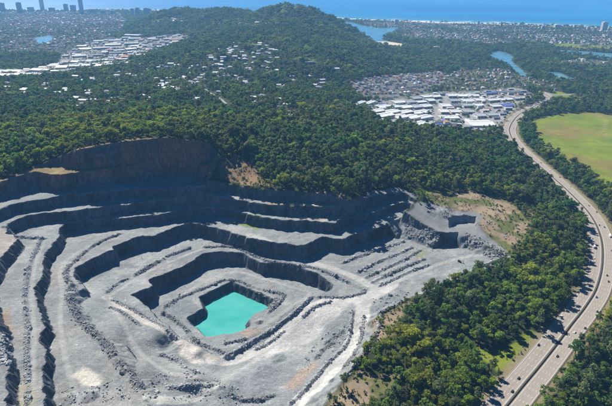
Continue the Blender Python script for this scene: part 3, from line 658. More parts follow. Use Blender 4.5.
ny_, nx_ = X.shape
_j, _i = np.mgrid[0:ny_ - 1, 0:nx_ - 1]
_a = (_j * nx_ + _i).ravel()
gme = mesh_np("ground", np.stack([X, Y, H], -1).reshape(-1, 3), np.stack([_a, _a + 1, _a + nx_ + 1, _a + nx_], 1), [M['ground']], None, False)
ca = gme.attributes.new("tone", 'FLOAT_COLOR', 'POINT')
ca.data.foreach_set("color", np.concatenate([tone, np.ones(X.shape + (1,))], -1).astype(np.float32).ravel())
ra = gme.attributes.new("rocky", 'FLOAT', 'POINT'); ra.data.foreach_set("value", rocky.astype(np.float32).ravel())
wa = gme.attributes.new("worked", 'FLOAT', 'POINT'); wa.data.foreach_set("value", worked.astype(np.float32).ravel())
obj("quarry_and_terrain", gme, kind="structure")

# ------------------------------------------------------------------ water
def sheet(name, poly, z, mat, parent=None):
    bm = bmesh.new()
    f = bm.faces.new([bm.verts.new((x, y, z)) for x, y in poly])
    if f.normal.z < 0: f.normal_flip()
    bmesh.ops.triangulate(bm, faces=bm.faces[:])
    bm.normal_update()
    for g in bm.faces:
        if g.normal.z < 0: g.normal_flip()
    me = bpy.data.meshes.new(name); bm.to_mesh(me); bm.free(); me.materials.append(mat)
    return obj(name, me, kind="structure")
def wavy(poly, step, amp, seed):
    p = resample(np.vstack([poly, poly[:1]]), step)[:-1]
    p[:, 0] += (fbm(p[:, 0], p[:, 1], 60, seed) * amp); p[:, 1] += (fbm(p[:, 0], p[:, 1], 60, seed + 3) * amp)
    return p
sheet("pond_water", pts([(180, 300), (231, 272), (290, 296), (268, 325), (250, 342), (205, 344), (176, 322)], POND_Z), POND_Z, M['pond'])
for nm, w in water_polys.items():
    sheet({'lake': 'lake_water', 'canal': 'canal_water', 'lagoon': 'lagoon_water'}.get(nm, 'creek_water'), wavy(w, 25, 14, 5), 2.6, M['creek'])
sheet("sand_bar", wavy(sandbar, 30, 10, 9), 2.9, M['sand'])
offs = [0, 20, 45, 80, 130, 200, 300, 450, 700, 1100, 1800, 3000, 6000, 12000, 22000, 36000]
sco = []; sho = []
for k in offs:
    e = 1 + k / 6000.0
    sco.append(np.stack([coast[:, 0] * e, coast[:, 1] + k, np.full(len(coast), 2.6)], 1)); sho.append(np.full(len(coast), float(k)))
nc = len(coast); _j, _i = np.mgrid[0:len(offs) - 1, 0:nc - 1]; _a = (_j * nc + _i).ravel()
sme = mesh_np("sea_water", np.vstack(sco), np.stack([_a, _a + 1, _a + nc + 1, _a + nc], 1), [M['sea']])
sa = sme.attributes.new("shore", 'FLOAT', 'POINT'); sa.data.foreach_set("value", np.concatenate(sho).astype(np.float32))
obj("sea_water", sme, kind="structure")
_a = np.arange(nc - 1)
bme = mesh_np("beach_sand", np.vstack([np.stack([coast[:, 0], coast[:, 1] - 110, np.full(nc, 2.5)], 1), np.stack([coast[:, 0], coast[:, 1] + 12, np.full(nc, 2.75)], 1)]), np.stack([_a, _a + 1, _a + nc + 1, _a + nc], 1), [M['sand']])
obj("beach_sand", bme, kind="structure")

# ------------------------------------------------------------------ highway
tang = np.gradient(HW[:, :2], axis=0); tang /= np.linalg.norm(tang, axis=1)[:, None]
nrm = np.stack([tang[:, 1], -tang[:, 0]], 1)          # to the right of travel away from the camera
harc = np.concatenate([[0], np.cumsum(np.linalg.norm(np.diff(HW[:, :2], axis=0), axis=1))])
def strip_mesh(name, offs_z, mat, idx=None):          # cross-section [(offset, dz)...] swept along the road
    idx = np.arange(len(HW)) if idx is None else idx
    rows_ = [np.stack([HW[idx, 0] + nrm[idx, 0] * o, HW[idx, 1] + nrm[idx, 1] * o, HW[idx, 2] + dz], 1) for o, dz in offs_z]
    n = len(idx); co = np.vstack(rows_); k, i = np.mgrid[0:len(offs_z) - 1, 0:n - 1]; a = (k * n + i).ravel()
    return mesh_np(name, co, np.stack([a, a + n, a + n + 1, a + 1], 1), [mat])
hwy = obj("highway", strip_mesh("highway", [(-19.2, -0.25), (-18, 0.0), (-1.7, 0.0), (-1.6, -0.3)], M['asphalt']), kind="structure")
obj("carriageway", strip_mesh("carriageway", [(1.6, -0.3), (1.7, 0.0), (16.6, 0.0), (17.8, -0.25)], M['asphalt']), hwy)
obj("median_strip", strip_mesh("median_strip", [(-1.65, -0.1), (-1.0, 0.05), (1.0, 0.05), (1.65, -0.1)], M['median']), hwy)
obj("median_barrier", strip_mesh("median_barrier", [(-0.45, 0.1), (-0.2, 0.85), (0.2, 0.85), (0.45, 0.1)], M['median']), hwy)
for o in (-15.6, -12.0, -8.4, -4.9, 4.7, 8.1, 11.5, 14.7):
    for q in (-.85, .85):
        obj("wheel_track", strip_mesh("wheel_track", [(o + q - .45, .003), (o + q + .45, .003)], M['worn']), hwy)
for o in (-17.4, -3.0, 3.0, 16.2):
    obj("edge_line", strip_mesh("edge_line", [(o - .1, .006), (o + .1, .006)], M['paint']), hwy)
dash = MB()
for o in (-13.8, -10.2, -6.6, 6.4, 9.8, 13.2):
    for s in np.arange(4, harc[-1] - 10, 12.0):
        p = [[np.interp(s + t, harc, HW[:, k]) for k in range(3)] for t in (0, 4)]
        q = np.array([np.interp(s + 2, harc, nrm[:, k]) for k in range(2)])
        dash.poly([(p[0][0] + q[0] * (o - .1), p[0][1] + q[1] * (o - .1), p[0][2] + .008), (p[0][0] + q[0] * (o + .1), p[0][1] + q[1] * (o + .1), p[0][2] + .008),
                   (p[1][0] + q[0] * (o + .1), p[1][1] + q[1] * (o + .1), p[1][2] + .008), (p[1][0] + q[0] * (o - .1), p[1][1] + q[1] * (o - .1), p[1][2] + .008)])
obj("lane_dashes", dash.mesh("lane_dashes", M['paint']), hwy, kind="stuff")
for o in (-19.0, 17.6):
    rail = obj("guard_rail", strip_mesh("guard_rail", [(o, .45), (o, .8)], M['steel']), kind=None,
               label=f"steel guard rail along the {'left' if o < 0 else 'right'} edge of the highway", cat="guard rail", group="guard rails of the highway")
    po = MB()
    for s in np.arange(0, harc[-1], 8.0):
        x, y, z = [np.interp(s, harc, HW[:, k]) for k in range(3)]; q = [np.interp(s, harc, nrm[:, k]) for k in range(2)]
        x += q[0] * (o + .12 * np.sign(o)); y += q[1] * (o + .12 * np.sign(o)); po.box(x - .07, x + .07, y - .07, y + .07, z - .4, z + .78)
    obj("posts", po.mesh("posts", M['steel']), rail, kind="stuff")
def street(name, uvz, width, mat):
    L = spline(np.array(uvz), 12)
    L[:, 2] = np.maximum(ground_z(L[:, 0], L[:, 1]), 2.0) + 0.35
    t = np.gradient(L[:, :2], axis=0); t /= np.linalg.norm(t, axis=1)[:, None] + 1e-9
    n = np.stack([t[:, 1], -t[:, 0]], 1); k = len(L); a = np.arange(k - 1)
    co = np.vstack([np.column_stack([L[:, :2] - n * width / 2, L[:, 2]]), np.column_stack([L[:, :2] + n * width / 2, L[:, 2]])])
    obj(name, mesh_np(name, co, np.stack([a, a + k, a + k + 1, a + 1], 1), [mat]), kind="structure")
    return L
STREETS = []
for q, w_ in [([(541, 92), (556, 95), (574, 94), (592, 92), (604, 96), (640, 100)], 14), ([(336, 105), (362, 105), (392, 103), (424, 95), (450, 92), (480, 93), (520, 91)], 10), ([(402, 127), (440, 129), (470, 131), (486, 122), (492, 112), (500, 102), (510, 96)], 10),
              ([(372, 114), (420, 111), (460, 108), (500, 106)], 9), ([(428, 128), (434, 118), (444, 104), (452, 94)], 9), ([(198, 110), (216, 106), (228, 108), (222, 100), (210, 93), (196, 86), (176, 87), (160, 92)], 7), ([(60, 70), (100, 66), (130, 60), (160, 51), (184, 42), (200, 36)], 14), ([(0, 78), (60, 72), (75, 62), (90, 52), (130, 44)], 12)]:
    STREETS.append(street("street", [(*hit(u, v)[:2], 0) for u, v in q], w_, M['street']))

# ------------------------------------------------------------------ boulders
_t = (1 + 5 ** .5) / 2
ICO_V = np.array([(-1, _t, 0), (1, _t, 0), (-1, -_t, 0), (1, -_t, 0), (0, -1, _t), (0, 1, _t), (0, -1, -_t), (0, 1, -_t), (_t, 0, -1), (_t, 0, 1), (-_t, 0, -1), (-_t, 0, 1)], float) / 1.9
ICO_F = np.array([(0, 11, 5), (0, 5, 1), (0, 1, 7), (0, 7, 10), (0, 10, 11), (1, 5, 9), (5, 11, 4), (11, 10, 2), (10, 7, 6), (7, 1, 8), (3, 9, 4), (3, 4, 2), (3, 2, 6), (3, 6, 8), (3, 8, 9), (4, 9, 5), (2, 4, 11), (6, 2, 10), (8, 6, 7), (9, 8, 1)])
ROCKS = [ICO_V * (1 + rng.uniform(-.35, .35, (12, 1))) * rng.uniform(.7, 1.25, (1, 3)) for _ in range(8)]
def boulders(xy, size):
    n = len(xy); z = ground_z(xy[:, 0], xy[:, 1])
    co = np.empty((n, 12, 3)); ang = rng.uniform(0, 6.28, n)
    for k in range(n):
        v = ROCKS[k % 8] * size[k]
        c, s = math.cos(ang[k]), math.sin(ang[k])
        co[k, :, 0] = v[:, 0] * c - v[:, 1] * s + xy[k, 0]; co[k, :, 1] = v[:, 0] * s + v[:, 1] * c + xy[k, 1]; co[k, :, 2] = v[:, 2] * .8 + z[k] + size[k] * .25
    f = (ICO_F[None] + (np.arange(n) * 12)[:, None, None]).reshape(-1, 3)
    return mesh_np("boulders", co.reshape(-1, 3), f, [M['boulder']])
where = ["across the upper left bench", "down the middle of the leftmost long bench", "curving along the broad bench below the shaded wall", "down the slope between the two broad left benches", "in a heap on the floor above the pit", "beside the heap above the pit", "along the upper edge of the pond pit",
         "at the left end of the pit floor", "above the light ramp left of the pond", "below the light ramp left of the pond", "round the rim of the turquoise pond", "left of the pond along its terrace", "along the dark bank below the pond", "close under the pond's near shore",
         "on the white ground below the dark bank", "in a loop at the right end of the pit", "beside the turning bay of the haul road", "along the left edge of the white haul road", "along the right edge of the white haul road", "between haul road and woods", "at the wood's edge right of the haul road", "along the quarry's right edge by the woods",
         "at the bottom edge left of the haul road", "in a short streak left of the haul road", "in a second streak left of the haul road", "by the dark hollow left of the pond", "in the rubble at the bottom edge"]
for k, (hgt, hw_, L, q) in enumerate(berm_lines):
    isrow = k >= len(berm_lines) - 5
    ln = np.linalg.norm(np.diff(L, axis=0), axis=1).sum()
    n = int(ln * (8.0 if isrow else 8.0) * hw_ / 2.8)
    s = rng.uniform(0, len(L) - 1.001, n); i = s.astype(int); fr = (s - i)[:, None]
    p = L[i] * (1 - fr) + L[i + 1] * fr
    t = L[i + 1] - L[i]; t /= np.linalg.norm(t, axis=1)[:, None]
    off = rng.normal(0, hw_ * .66, n)
    gap = vnoise(s * 3.0 / 9, np.full(n, k * 3.1), 8) > 0.22
    p = (p + np.stack([t[:, 1], -t[:, 0]], 1) * off[:, None])[gap]
    size = rng.lognormal(-0.92, .58, len(p)) * (1.0 if isrow else .95)
    if isrow:
        r = k - len(berm_lines) + 5
        obj("rock_stockpile_row", boulders(p, size), kind="stuff", label=f"{nth(r)} row of dumped boulders from the back on the quarry floor", cat="boulder row", group="rows of dumped boulders on the quarry floor")
    else:
        obj("boulder_windrow", boulders(p, size), kind="stuff", label=f"grey boulder windrow {where[k]}", cat="boulder row", group="boulder windrows of the quarry")
def scatter(poly, n, smin, smax, name, label):
    n = int(n * 1.6)
    poly = np.array(poly); out = []
    while len(out) < n:
        c = rng.uniform(poly.min(0), poly.max(0), (n * 2, 2))
        c = c[poly_sd(c[:, 0], c[:, 1], poly) > 0]; out = np.vstack([out, c]) if len(out) else c
    out = out[:n]
    k = vnoise(out[:, 0] / 9, out[:, 1] / 9, 3) > 0.38
    out = out[k]
    obj(name, boulders(out, rng.lognormal(math.log((smin + smax) / 2 * .68), .5, len(out))), kind="stuff", label=label, cat="rubble")
scatter(hits([(404, 224), (420, 226), (436, 232), (444, 247), (432, 246), (418, 240), (405, 236)]), 420, .6, 1.6, "rubble_slope", "pale boulder rubble on the bank left of the dark bites")
scatter(hits([(464, 232), (480, 238), (500, 248), (508, 257), (496, 260), (478, 254), (464, 246)]), 420, .6, 1.6, "rubble_slope", "boulder rubble on the bank right of the dark bites")
scatter(hits([(480, 216), (492, 222), (504, 230), (514, 240), (506, 240), (490, 230), (480, 225)]), 160, .6, 1.5, "rubble_slope", "line of boulders across the tan clearing")
scatter(hits([(0, 340), (10, 336), (13, 352), (10, 366), (0, 366)]), 130, .8, 1.8, "rubble_slope", "boulder rubble at the far left edge of the quarry")
scatter(hits([(318, 338), (345, 325), (346, 338), (328, 362), (308, 372), (302, 364)]), 260, .4, 1.1, "rubble_slope", "loose stones on the white ground left of the haul road")
scatter(hits([(60, 388), (100, 386), (150, 372), (200, 372), (250, 392), (240, 406), (60, 410)]), 520, .4, 1.2, "rubble_slope", "loose stones strewn along the bottom edge of the quarry")
scatter(hits([(428, 206), (448, 205), (456, 212), (450, 220), (436, 218), (426, 213)]), 260, .5, 1.2, "rubble_slope", "gravelly heap of stones on the raised pad")
scatter(hits([(370, 300), (400, 290), (414, 294), (398, 303), (378, 312)]), 120, .5, 1.2, "rubble_slope", "loose stones by the bend of the haul road")
scatter(hits([(240, 286), (262, 293), (285, 297), (268, 312), (256, 310), (274, 300)]), 420, .5, 1.1, "rubble_slope", "boulder bank along the right shore of the pond")
scatter(hits([(200, 262), (260, 262), (330, 285), (300, 300), (150, 300), (60, 290), (110, 250), (200, 240)]), 500, .2, .6, "rubble_slope", "small stones scattered over the pit terraces")

# ------------------------------------------------------------------ trees
def crown_arrays(seed, lobes, per, R0, hz0, hz1, size):
    r = np.random.default_rng(seed); co = []; 
    cs = []
    for k in range(lobes):
        a = r.uniform(0, 6.28); d = R0 * math.sqrt(r.uniform(0, 1)) * .88
        t = 1 - (d / R0) ** 2
        z = hz0 + (hz1 - hz0) * (r.uniform(.05, .7) + .3 * t)
        cs.append((d * math.cos(a), d * math.sin(a), z, R0 * r.uniform(.2, .44)))
    cs.append((R0 * r.uniform(-.25, .25), R0 * r.uniform(-.25, .25), hz1 * .84, R0 * r.uniform(.26, .42)))
    for cx, cyy, cz, cr in cs:
        n = int(per * r.uniform(.6, 1.15) * (cr / R0 / .34) ** 1.3)
        d = r.normal(size=(n, 3)); d[:, 2] = np.where(d[:, 2] < -.45, -d[:, 2], d[:, 2]); d /= np.linalg.norm(d, axis=1)[:, None]
        rad = cr * r.uniform(.6, 1.25, n)[:, None]
        c = np.array([cx, cyy, cz]) + d * rad * np.array([1, 1, .78])
        nn = d + r.normal(size=(n, 3)) * .55; nn /= np.linalg.norm(nn, axis=1)[:, None]
        u_ = np.cross(nn, r.normal(size=(n, 3))); u_ /= np.linalg.norm(u_, axis=1)[:, None]; w_ = np.cross(nn, u_)
        s = size * r.uniform(.6, 1.3, n)[:, None]
        q = np.stack([c + u_ * s, c + w_ * s * .7, c - u_ * s, c - w_ * s * .7], 1)
        co.append(q.reshape(-1, 3))
    co = np.vstack(co); f = np.arange(len(co)).reshape(-1, 4)
    return co, f
def trunk_arrays(seed, h, r0):
    r = np.random.default_rng(seed); v = []; f = []
    def limb(p, q, a, b_):
        p = np.array(p); q = np.array(q); d = q - p; d /= np.linalg.norm(d)
        u_ = np.cross(d, (0.3, 1, 0.2)); u_ /= np.linalg.norm(u_); w_ = np.cross(d, u_)
        b0 = len(v)
        for c, rr in ((p, a), (q, b_)):
            for k in range(5):
                t = 2 * math.pi * k / 5; v.append(c + (u_ * math.cos(t) + w_ * math.sin(t)) * rr)
        for k in range(5): f.append((b0 + k, b0 + (k + 1) % 5, b0 + 5 + (k + 1) % 5, b0 + 5 + k))
    lean = r.uniform(-.5, .5, 2)
    top = (lean[0], lean[1], h * .55)
    limb((0, 0, -1.0), top, r0, r0 * .65)
    for k in range(4):
        a = k * 1.57 + r.uniform(0, .8); L = h * r.uniform(.22, .34)
        limb(top, (top[0] + math.cos(a) * L * .7, top[1] + math.sin(a) * L * .7, top[2] + L * .75), r0 * .5, r0 * .15)
    return np.array(v), np.array(f)
VAR = []
specs = [(0, 11, 84, 5.2, 3.5, 14.5, .62), (1, 9, 84, 4.8, 3, 15.5, .6), (2, 11, 84, 5.6, 3, 13.0, .66), (3, 10, 70, 4.4, 5, 17.0, .58), (0, 9, 84, 4.6, 3, 12.5, .6), (1, 13, 84, 6.0, 4, 14.0, .68), (2, 8, 84, 4.4, 3, 12.0, .58), (3, 12, 66, 5.4, 5, 16.0, .62)]
vcoll = bpy.data.collections.new("tree_kinds")
for k, (mi, lob, per, r0, z0, z1, sz) in enumerate(specs):
    cco, cf = crown_arrays(100 + k, lob, per, r0, z0, z1, sz); tco, tf = trunk_arrays(200 + k, z1, .42)
    VAR.append((mesh_np("crown", cco, cf, [LEAF[mi]]), mesh_np("trunk", tco, tf, [M['bark']]), mi))
    jm = mesh_np("tree", np.vstack([cco, tco]), np.vstack([cf, tf + len(cco)]), [LEAF[mi], M['bark']], np.concatenate([np.zeros(len(cf)), np.ones(len(tf))]))
    vcoll.objects.link(bpy.data.objects.new(f"tree_{k:02d}", jm))

gn = bpy.data.node_groups.new("plant_trees", 'GeometryNodeTree')
gn.interface.new_socket("Geometry", in_out='INPUT', socket_type='NodeSocketGeometry'); gn.interface.new_socket("Geometry", in_out='OUTPUT', socket_type='NodeSocketGeometry')
gi = gn.nodes.new("NodeGroupInput"); go = gn.nodes.new("NodeGroupOutput")
iop = gn.nodes.new("GeometryNodeInstanceOnPoints"); ci = gn.nodes.new("GeometryNodeCollectionInfo"); ci.inputs[0].default_value = vcoll; ci.inputs[1].default_value = True; ci.inputs[2].default_value = True
m2p = gn.nodes.new("GeometryNodeMeshToPoints")
def named(nm, typ):
    n = gn.nodes.new("GeometryNodeInputNamedAttribute"); n.data_type = typ; n.inputs[0].default_value = nm; return n.outputs[0]
gn.links.new(gi.outputs[0], m2p.inputs[0]); gn.links.new(m2p.outputs[0], iop.inputs["Points"]); gn.links.new(ci.outputs[0], iop.inputs["Instance"])
iop.inputs["Pick Instance"].default_value = True
gn.links.new(named("kind_id", 'INT'), iop.inputs["Instance Index"]); gn.links.new(named("turn", 'FLOAT_VECTOR'), iop.inputs["Rotation"]); gn.links.new(named("size", 'FLOAT_VECTOR'), iop.inputs["Scale"])
gn.links.new(iop.outputs[0], go.inputs[0])
def plant(name, co, kind_id, size, label):
    n = len(co)
    me = bpy.data.meshes.new(name); me.vertices.add(n); me.vertices.foreach_set("co", co.astype(np.float32).ravel())
    a = me.attributes.new("kind_id", 'INT', 'POINT'); a.data.foreach_set("value", kind_id.astype(np.int32))
    a = me.attributes.new("turn", 'FLOAT_VECTOR', 'POINT'); t = np.zeros((n, 3), np.float32); t[:, 2] = rng.uniform(0, 6.28, n); a.data.foreach_set("vector", t.ravel())
    a = me.attributes.new("size", 'FLOAT_VECTOR', 'POINT'); a.data.foreach_set("vector", size.astype(np.float32).ravel())
    for l in LEAF + [M['bark']]: me.materials.append(l)
    o = obj(name, me, kind="stuff", label=label, cat="trees")
    md = o.modifiers.new("plants", 'NODES'); md.node_group = gn
    return o

waters = list(water_polys.values())
allbuild = []                        # (x, y, radius) kept clear of trees; filled by the builders below
hill_front = np.array([P(216, 184, 84)])
def tree_cover(x, y):                # probability that a spot carries a tree
    p = np.full(x.shape, 0.93) - 0.62 * clear_n(x, y) - .5 * (fbm(x, y, 34, 611, 3) > .5)
    q = poly_sd(x, y, qpoly); p = np.where(q > -1.5, 0, p)
    hd = line_d(x, y, HW[:, :2]); p = np.where(hd < 24, 0, p)
    for name, val, m in (('field', 0.0, -4), ('pad', 0.0, -3), ('estate', 0.3, 0), ('terraces', 0.12, 0), ('flats', 0.5, 0), ('suburb_w', 0.5, 0), ('suburb_e', 0.44, 0), ('suburb_m', 0.5, 0), ('hill_houses', 0.66, 0), ('tan', 0.13, 3), ('brown', 0.22, 2)):
        d = land_mask(x, y, name); p = np.where(d > m, np.minimum(p, val), p)
    sub_ = np.maximum(land_mask(x, y, 'suburb_w'), land_mask(x, y, 'suburb_e')) > 0
    p = np.where(sub_, p + np.where(fbm(x, y, 260, 505, 3) > .12, .4, -.12), p)
    for w in waters: p = np.where(poly_sd(x, y, w) > -12, 0, p)
    p = np.where(poly_sd(x, y, sandbar) > -10, 0, p)
    p = np.where(y > np.interp(x, coast[:, 0], coast[:, 1]) - 130, 0, p)
    p = np.where(poly_sd(x, y, flat([(410, 47), (440, 44), (490, 50), (490, 60), (440, 66), (405, 60)], 3)) > 0, np.minimum(p, 0.72), p)
    for L in STREETS: p = np.where(line_d(x, y, L[:, :2]) < 16, 0, p)
    return p

# ------------------------------------------------------------------ buildings
_cache = {}
def cached(key, fn):
    if key not in _cache: _cache[key] = fn()
    return _cache[key]
def gable(mb, w, d, z, rise, over):
    x, y = w / 2 + over, d / 2 + over
    mb.poly([(-x, -y, z), (x, -y, z), (x, 0, z + rise), (-x, 0, z + rise)]); mb.poly([(x, y, z), (-x, y, z), (-x, 0, z + rise), (x, 0, z + rise)])
    mb.poly([(-x, y, z), (-x, -y, z), (-x, 0, z + rise)]); mb.poly([(x, -y, z), (x, y, z), (x, 0, z + rise)]); mb.poly([(-x, -y, z), (-x, y, z), (x, y, z), (x, -y, z)])
def hip(mb, w, d, z, rise, over):
    x, y = w / 2 + over, d / 2 + over; r = max(x - y, 0.3)
    mb.poly([(-x, -y, z), (x, -y, z), (r, 0, z + rise), (-r, 0, z + rise)]); mb.poly([(x, y, z), (-x, y, z), (-r, 0, z + rise), (r, 0, z + rise)])
    mb.poly([(-x, y, z), (-x, -y, z), (-r, 0, z + rise)]); mb.poly([(x, -y, z), (x, y, z), (r, 0, z + rise)]); mb.poly([(-x, -y, z), (-x, y, z), (x, y, z), (x, -y, z)])
ROOFNAME = {'roof_white': 'white', 'roof_pale': 'pale grey', 'roof_grey': 'dark grey', 'roof_red': 'terracotta', 'roof_blue': 'blue', 'roof_brown': 'brown'}
def add_house(x, y, rz, w, d, h, style, roof, wall, label, cat, group, name="house"):
    z = float(ground_z(x, y))
    t = empty(name, (x, y, z), rz, label, cat, group)
    w, d, h = round(w), round(d), round(h * 2) / 2
    def wl():
        m = MB(); m.box(-w / 2, w / 2, -d / 2, d / 2, -3, h); return m.mesh("wall", M[wall])
    def rf():
        m = MB(); (gable if style == 'gable' else hip)(m, w, d, h + .02, (d * .28 if style == 'hip' else d * .22), .5); return m.mesh("roof", M[roof])
    def win():
        m = MB()
        for s in (-1, 1): m.box(-w * .3 * s - 1.0, -w * .3 * s + 1.0, -d / 2 - .06, -d / 2 + .05, h * .45, h * .85)
        return m.mesh("window", M['glass'])
    obj("wall", cached(('wl', w, d, h, wall), wl), t); obj("roof", cached(('rf', w, d, h, style, roof), rf), t); obj("windows", cached(('wi', w, d, h), win), t, kind="stuff")
    allbuild.append((x, y, max(w, d) * .62)); allbuild.append((x - x / y * 20, y - 20, max(w, d) * .7)); allbuild.append((x - x / y * 34, y - 34, max(w, d) * .5))
    return t
def add_shed(x, y, rz, w, d, h, roof, wall, label, group, name="industrial_shed"):
    z = float(ground_z(x, y))
    t = empty(name, (x, y, z), rz, label, "shed", group)
    w, d, h = round(w), round(d), round(h)
    rise = d * .07
    def wl():
        m = MB(); m.hull([(-w / 2, -d / 2, -3), (w / 2, -d / 2, -3), (w / 2, d / 2, -3), (-w / 2, d / 2, -3)], [(-w / 2, -d / 2, h), (w / 2, -d / 2, h), (w / 2, d / 2, h), (-w / 2, d / 2, h)]); return m.mesh("wall", M[wall])
    def rf():
        m = MB(); gable(m, w, d, h + .03, rise, .6); return m.mesh("roof", M[roof])
    def strips():
        m = MB()
        for k in range(int(w // 9)):
            xx = -w / 2 + 5 + k * 9
            m.poly([(xx, -d * .42, h + .08 + rise * .17), (xx + 1.2, -d * .42, h + .08 + rise * .17), (xx + 1.2, -d * .06, h + .1 + rise * .89), (xx, -d * .06, h + .1 + rise * .89)])
        return m.mesh("skylight", M['sky_strip'])
    def vent():
        m = MB(); m.box(-w * .46, w * .46, -.5, .5, h + rise - .1, h + rise + .7); return m.mesh("ridge_vent", M['roof_pale'])
    def door(k):
        m = MB(); xx = -w / 2 + w * (k + .5) / 3; m.box(xx - 2.4, xx + 2.4, -d / 2 - .12, -d / 2 + .1, 0.0, min(4.8, h - 1)); return m.mesh("roller_door", M['door'])
    obj("wall", cached(('sw', w, d, h, wall), wl), t); obj("roof", cached(('sr', w, d, h, roof), rf), t)
    obj("skylights", cached(('ss', w, d, h), strips), t, kind="stuff"); obj("ridge_vent", cached(('sv', w, d, h), vent), t)
    for k in range(3): obj("roller_door", cached(('sd', w, d, h, k), lambda: door(k)), t)
    allbuild.append((x, y, math.hypot(w, d) * .5 + 2))
    return t

# industrial estate beyond the hill: rows of sheds across the view
g1 = "sheds of the industrial estate beyond the wooded hill"
def shed_row(uv0, uv1, n, wr, dr, hr, where, group, angle=0.0, blue=()):
    a = np.array(hit(*uv0)[:2]); b_ = np.array(hit(*uv1)[:2])
    L = np.linalg.norm(b_ - a); ang = math.atan2(b_[1] - a[1], b_[0] - a[0])
    ws = rng.uniform(*wr, n); ws *= (L * .93) / ws.sum()
    s = 0.0
    for k in range(n):
        c = a + (b_ - a) / L * (s + ws[k] / 2 + L * .07 / n * (k + .5)); s += ws[k]
        roof = 'roof_blue' if k in blue else random.choices(['roof_white', 'roof_white', 'roof_pale', 'roof_grey'], [6, 2, 3, 1.0] if group == g1 else [2, 1, 4, 2.2])[0]
        d = rng.uniform(*dr) * 1.35; h = rng.uniform(*hr)
        add_shed(c[0], c[1] + rng.uniform(-4, 4), ang + angle, ws[k] * rng.uniform(.86, .97), d, h, roof, random.choice(['wall_white', 'wall_white', 'wall_grey', 'wall_cream']),
                 f"{ROOFNAME[roof]} roofed industrial shed, {nth(k)} from left, {where}", group)
g1 = "sheds of the industrial estate beyond the wooded hill"
shed_row((338, 104.5), (374, 103.5), 3, (25, 50), (12, 16), (5, 7), "in the thin line at the estate's left tip", g1)
shed_row((380, 122), (398, 125.5), 2, (20, 40), (20, 28), (6, 9), "in the estate's front corner by the woods", g1)
shed_row((376, 117), (430, 119), 4, (28, 46), (24, 34), (6, 9), "in the estate's second row from the woods", g1)
shed_row((404, 125), (432, 126.5), 3, (22, 40), (20, 26), (6, 9), "in the estate's row nearest the woods", g1)
shed_row((372, 112), (428, 113), 5, (24, 44), (22, 30), (6, 9), "in the estate's third row from the woods", g1)
shed_row((376, 107.5), (430, 107), 5, (26, 46), (24, 32), (6, 9), "in the estate's middle row", g1)
shed_row((392, 104), (434, 102), 4, (26, 46), (22, 30), (6, 9), "in the estate's row behind the middle", g1)
shed_row((410, 99.5), (440, 97.5), 3, (26, 46), (22, 30), (6, 9), "in the estate's upper left row", g1)
shed_row((446, 97), (478, 96.5), 3, (34, 56), (26, 34), (6, 9), "in the estate's upper row", g1)
shed_row((448, 102), (484, 101), 3, (30, 52), (26, 34), (6, 9), "below the estate's upper row", g1)
shed_row((440, 107.5), (482, 106), 4, (26, 42), (24, 32), (6, 9), "in the estate's right middle row", g1)
shed_row((438, 113), (474, 112.5), 3, (26, 42), (24, 32), (6, 9), "in the estate's right third row", g1)
shed_row((438, 119), (458, 119.5), 2, (26, 42), (24, 32), (6, 9), "left of the big shed", g1)
shed_row((466, 125), (494, 126), 1, (60, 62), (46, 48), (9, 10), "the big one at the estate's front right", g1)
shed_row((474, 117), (497, 116), 2, (34, 44), (26, 30), (7, 9), "behind the big front right shed", g1)
shed_row((490, 108), (512, 106.5), 2, (34, 44), (20, 26), (6, 8), "by the highway bend", g1, blue=(1,))
shed_row((486, 102), (524, 99), 3, (34, 44), (20, 26), (6, 8), "in the estate's upper right row", g1)
shed_row((484, 94.5), (520, 92.5), 3, (24, 40), (16, 22), (5, 7), "at the estate's far right", g1, blue=(0,))
g2 = "sheds of the industrial flats at the far left"
for uv0, uv1, n, wh, bl in [((-14, 77), (44, 75.5), 7, "in the flats' front row", ()), ((-10, 72.5), (52, 71), 7, "in the flats' second row", ()), ((56, 69), (92, 66), 3, "right of the flats' dark wood", ()), ((62, 63), (110, 60.5), 6, "in the flats' third row", ()),
                            ((96, 67), (130, 63.5), 3, "in the flats' right front row", ()), ((70, 57.5), (104, 55.5), 2, "in the flats' fourth row", ()), ((78, 50), (110, 48.5), 2, "in the pale pair above the flats", ()), ((104, 46), (140, 43.5), 2, "in the large block of the flats", (0,)),
                            ((108, 41.5), (142, 39), 2, "in the large block's middle", ()), ((124, 36.5), (148, 35), 1, "in the large block's back", ()), ((146, 40.5), (166, 36.5), 2, "right of the large block", ()), ((112, 52), (136, 49.5), 2, "below the large block", ()), ((172, 45), (196, 40), 2, "along the road at the hill's foot", ())]:
    shed_row(uv0, uv1, n, (60, 110), (34, 60), (7, 10), wh, g2, blue=bl)

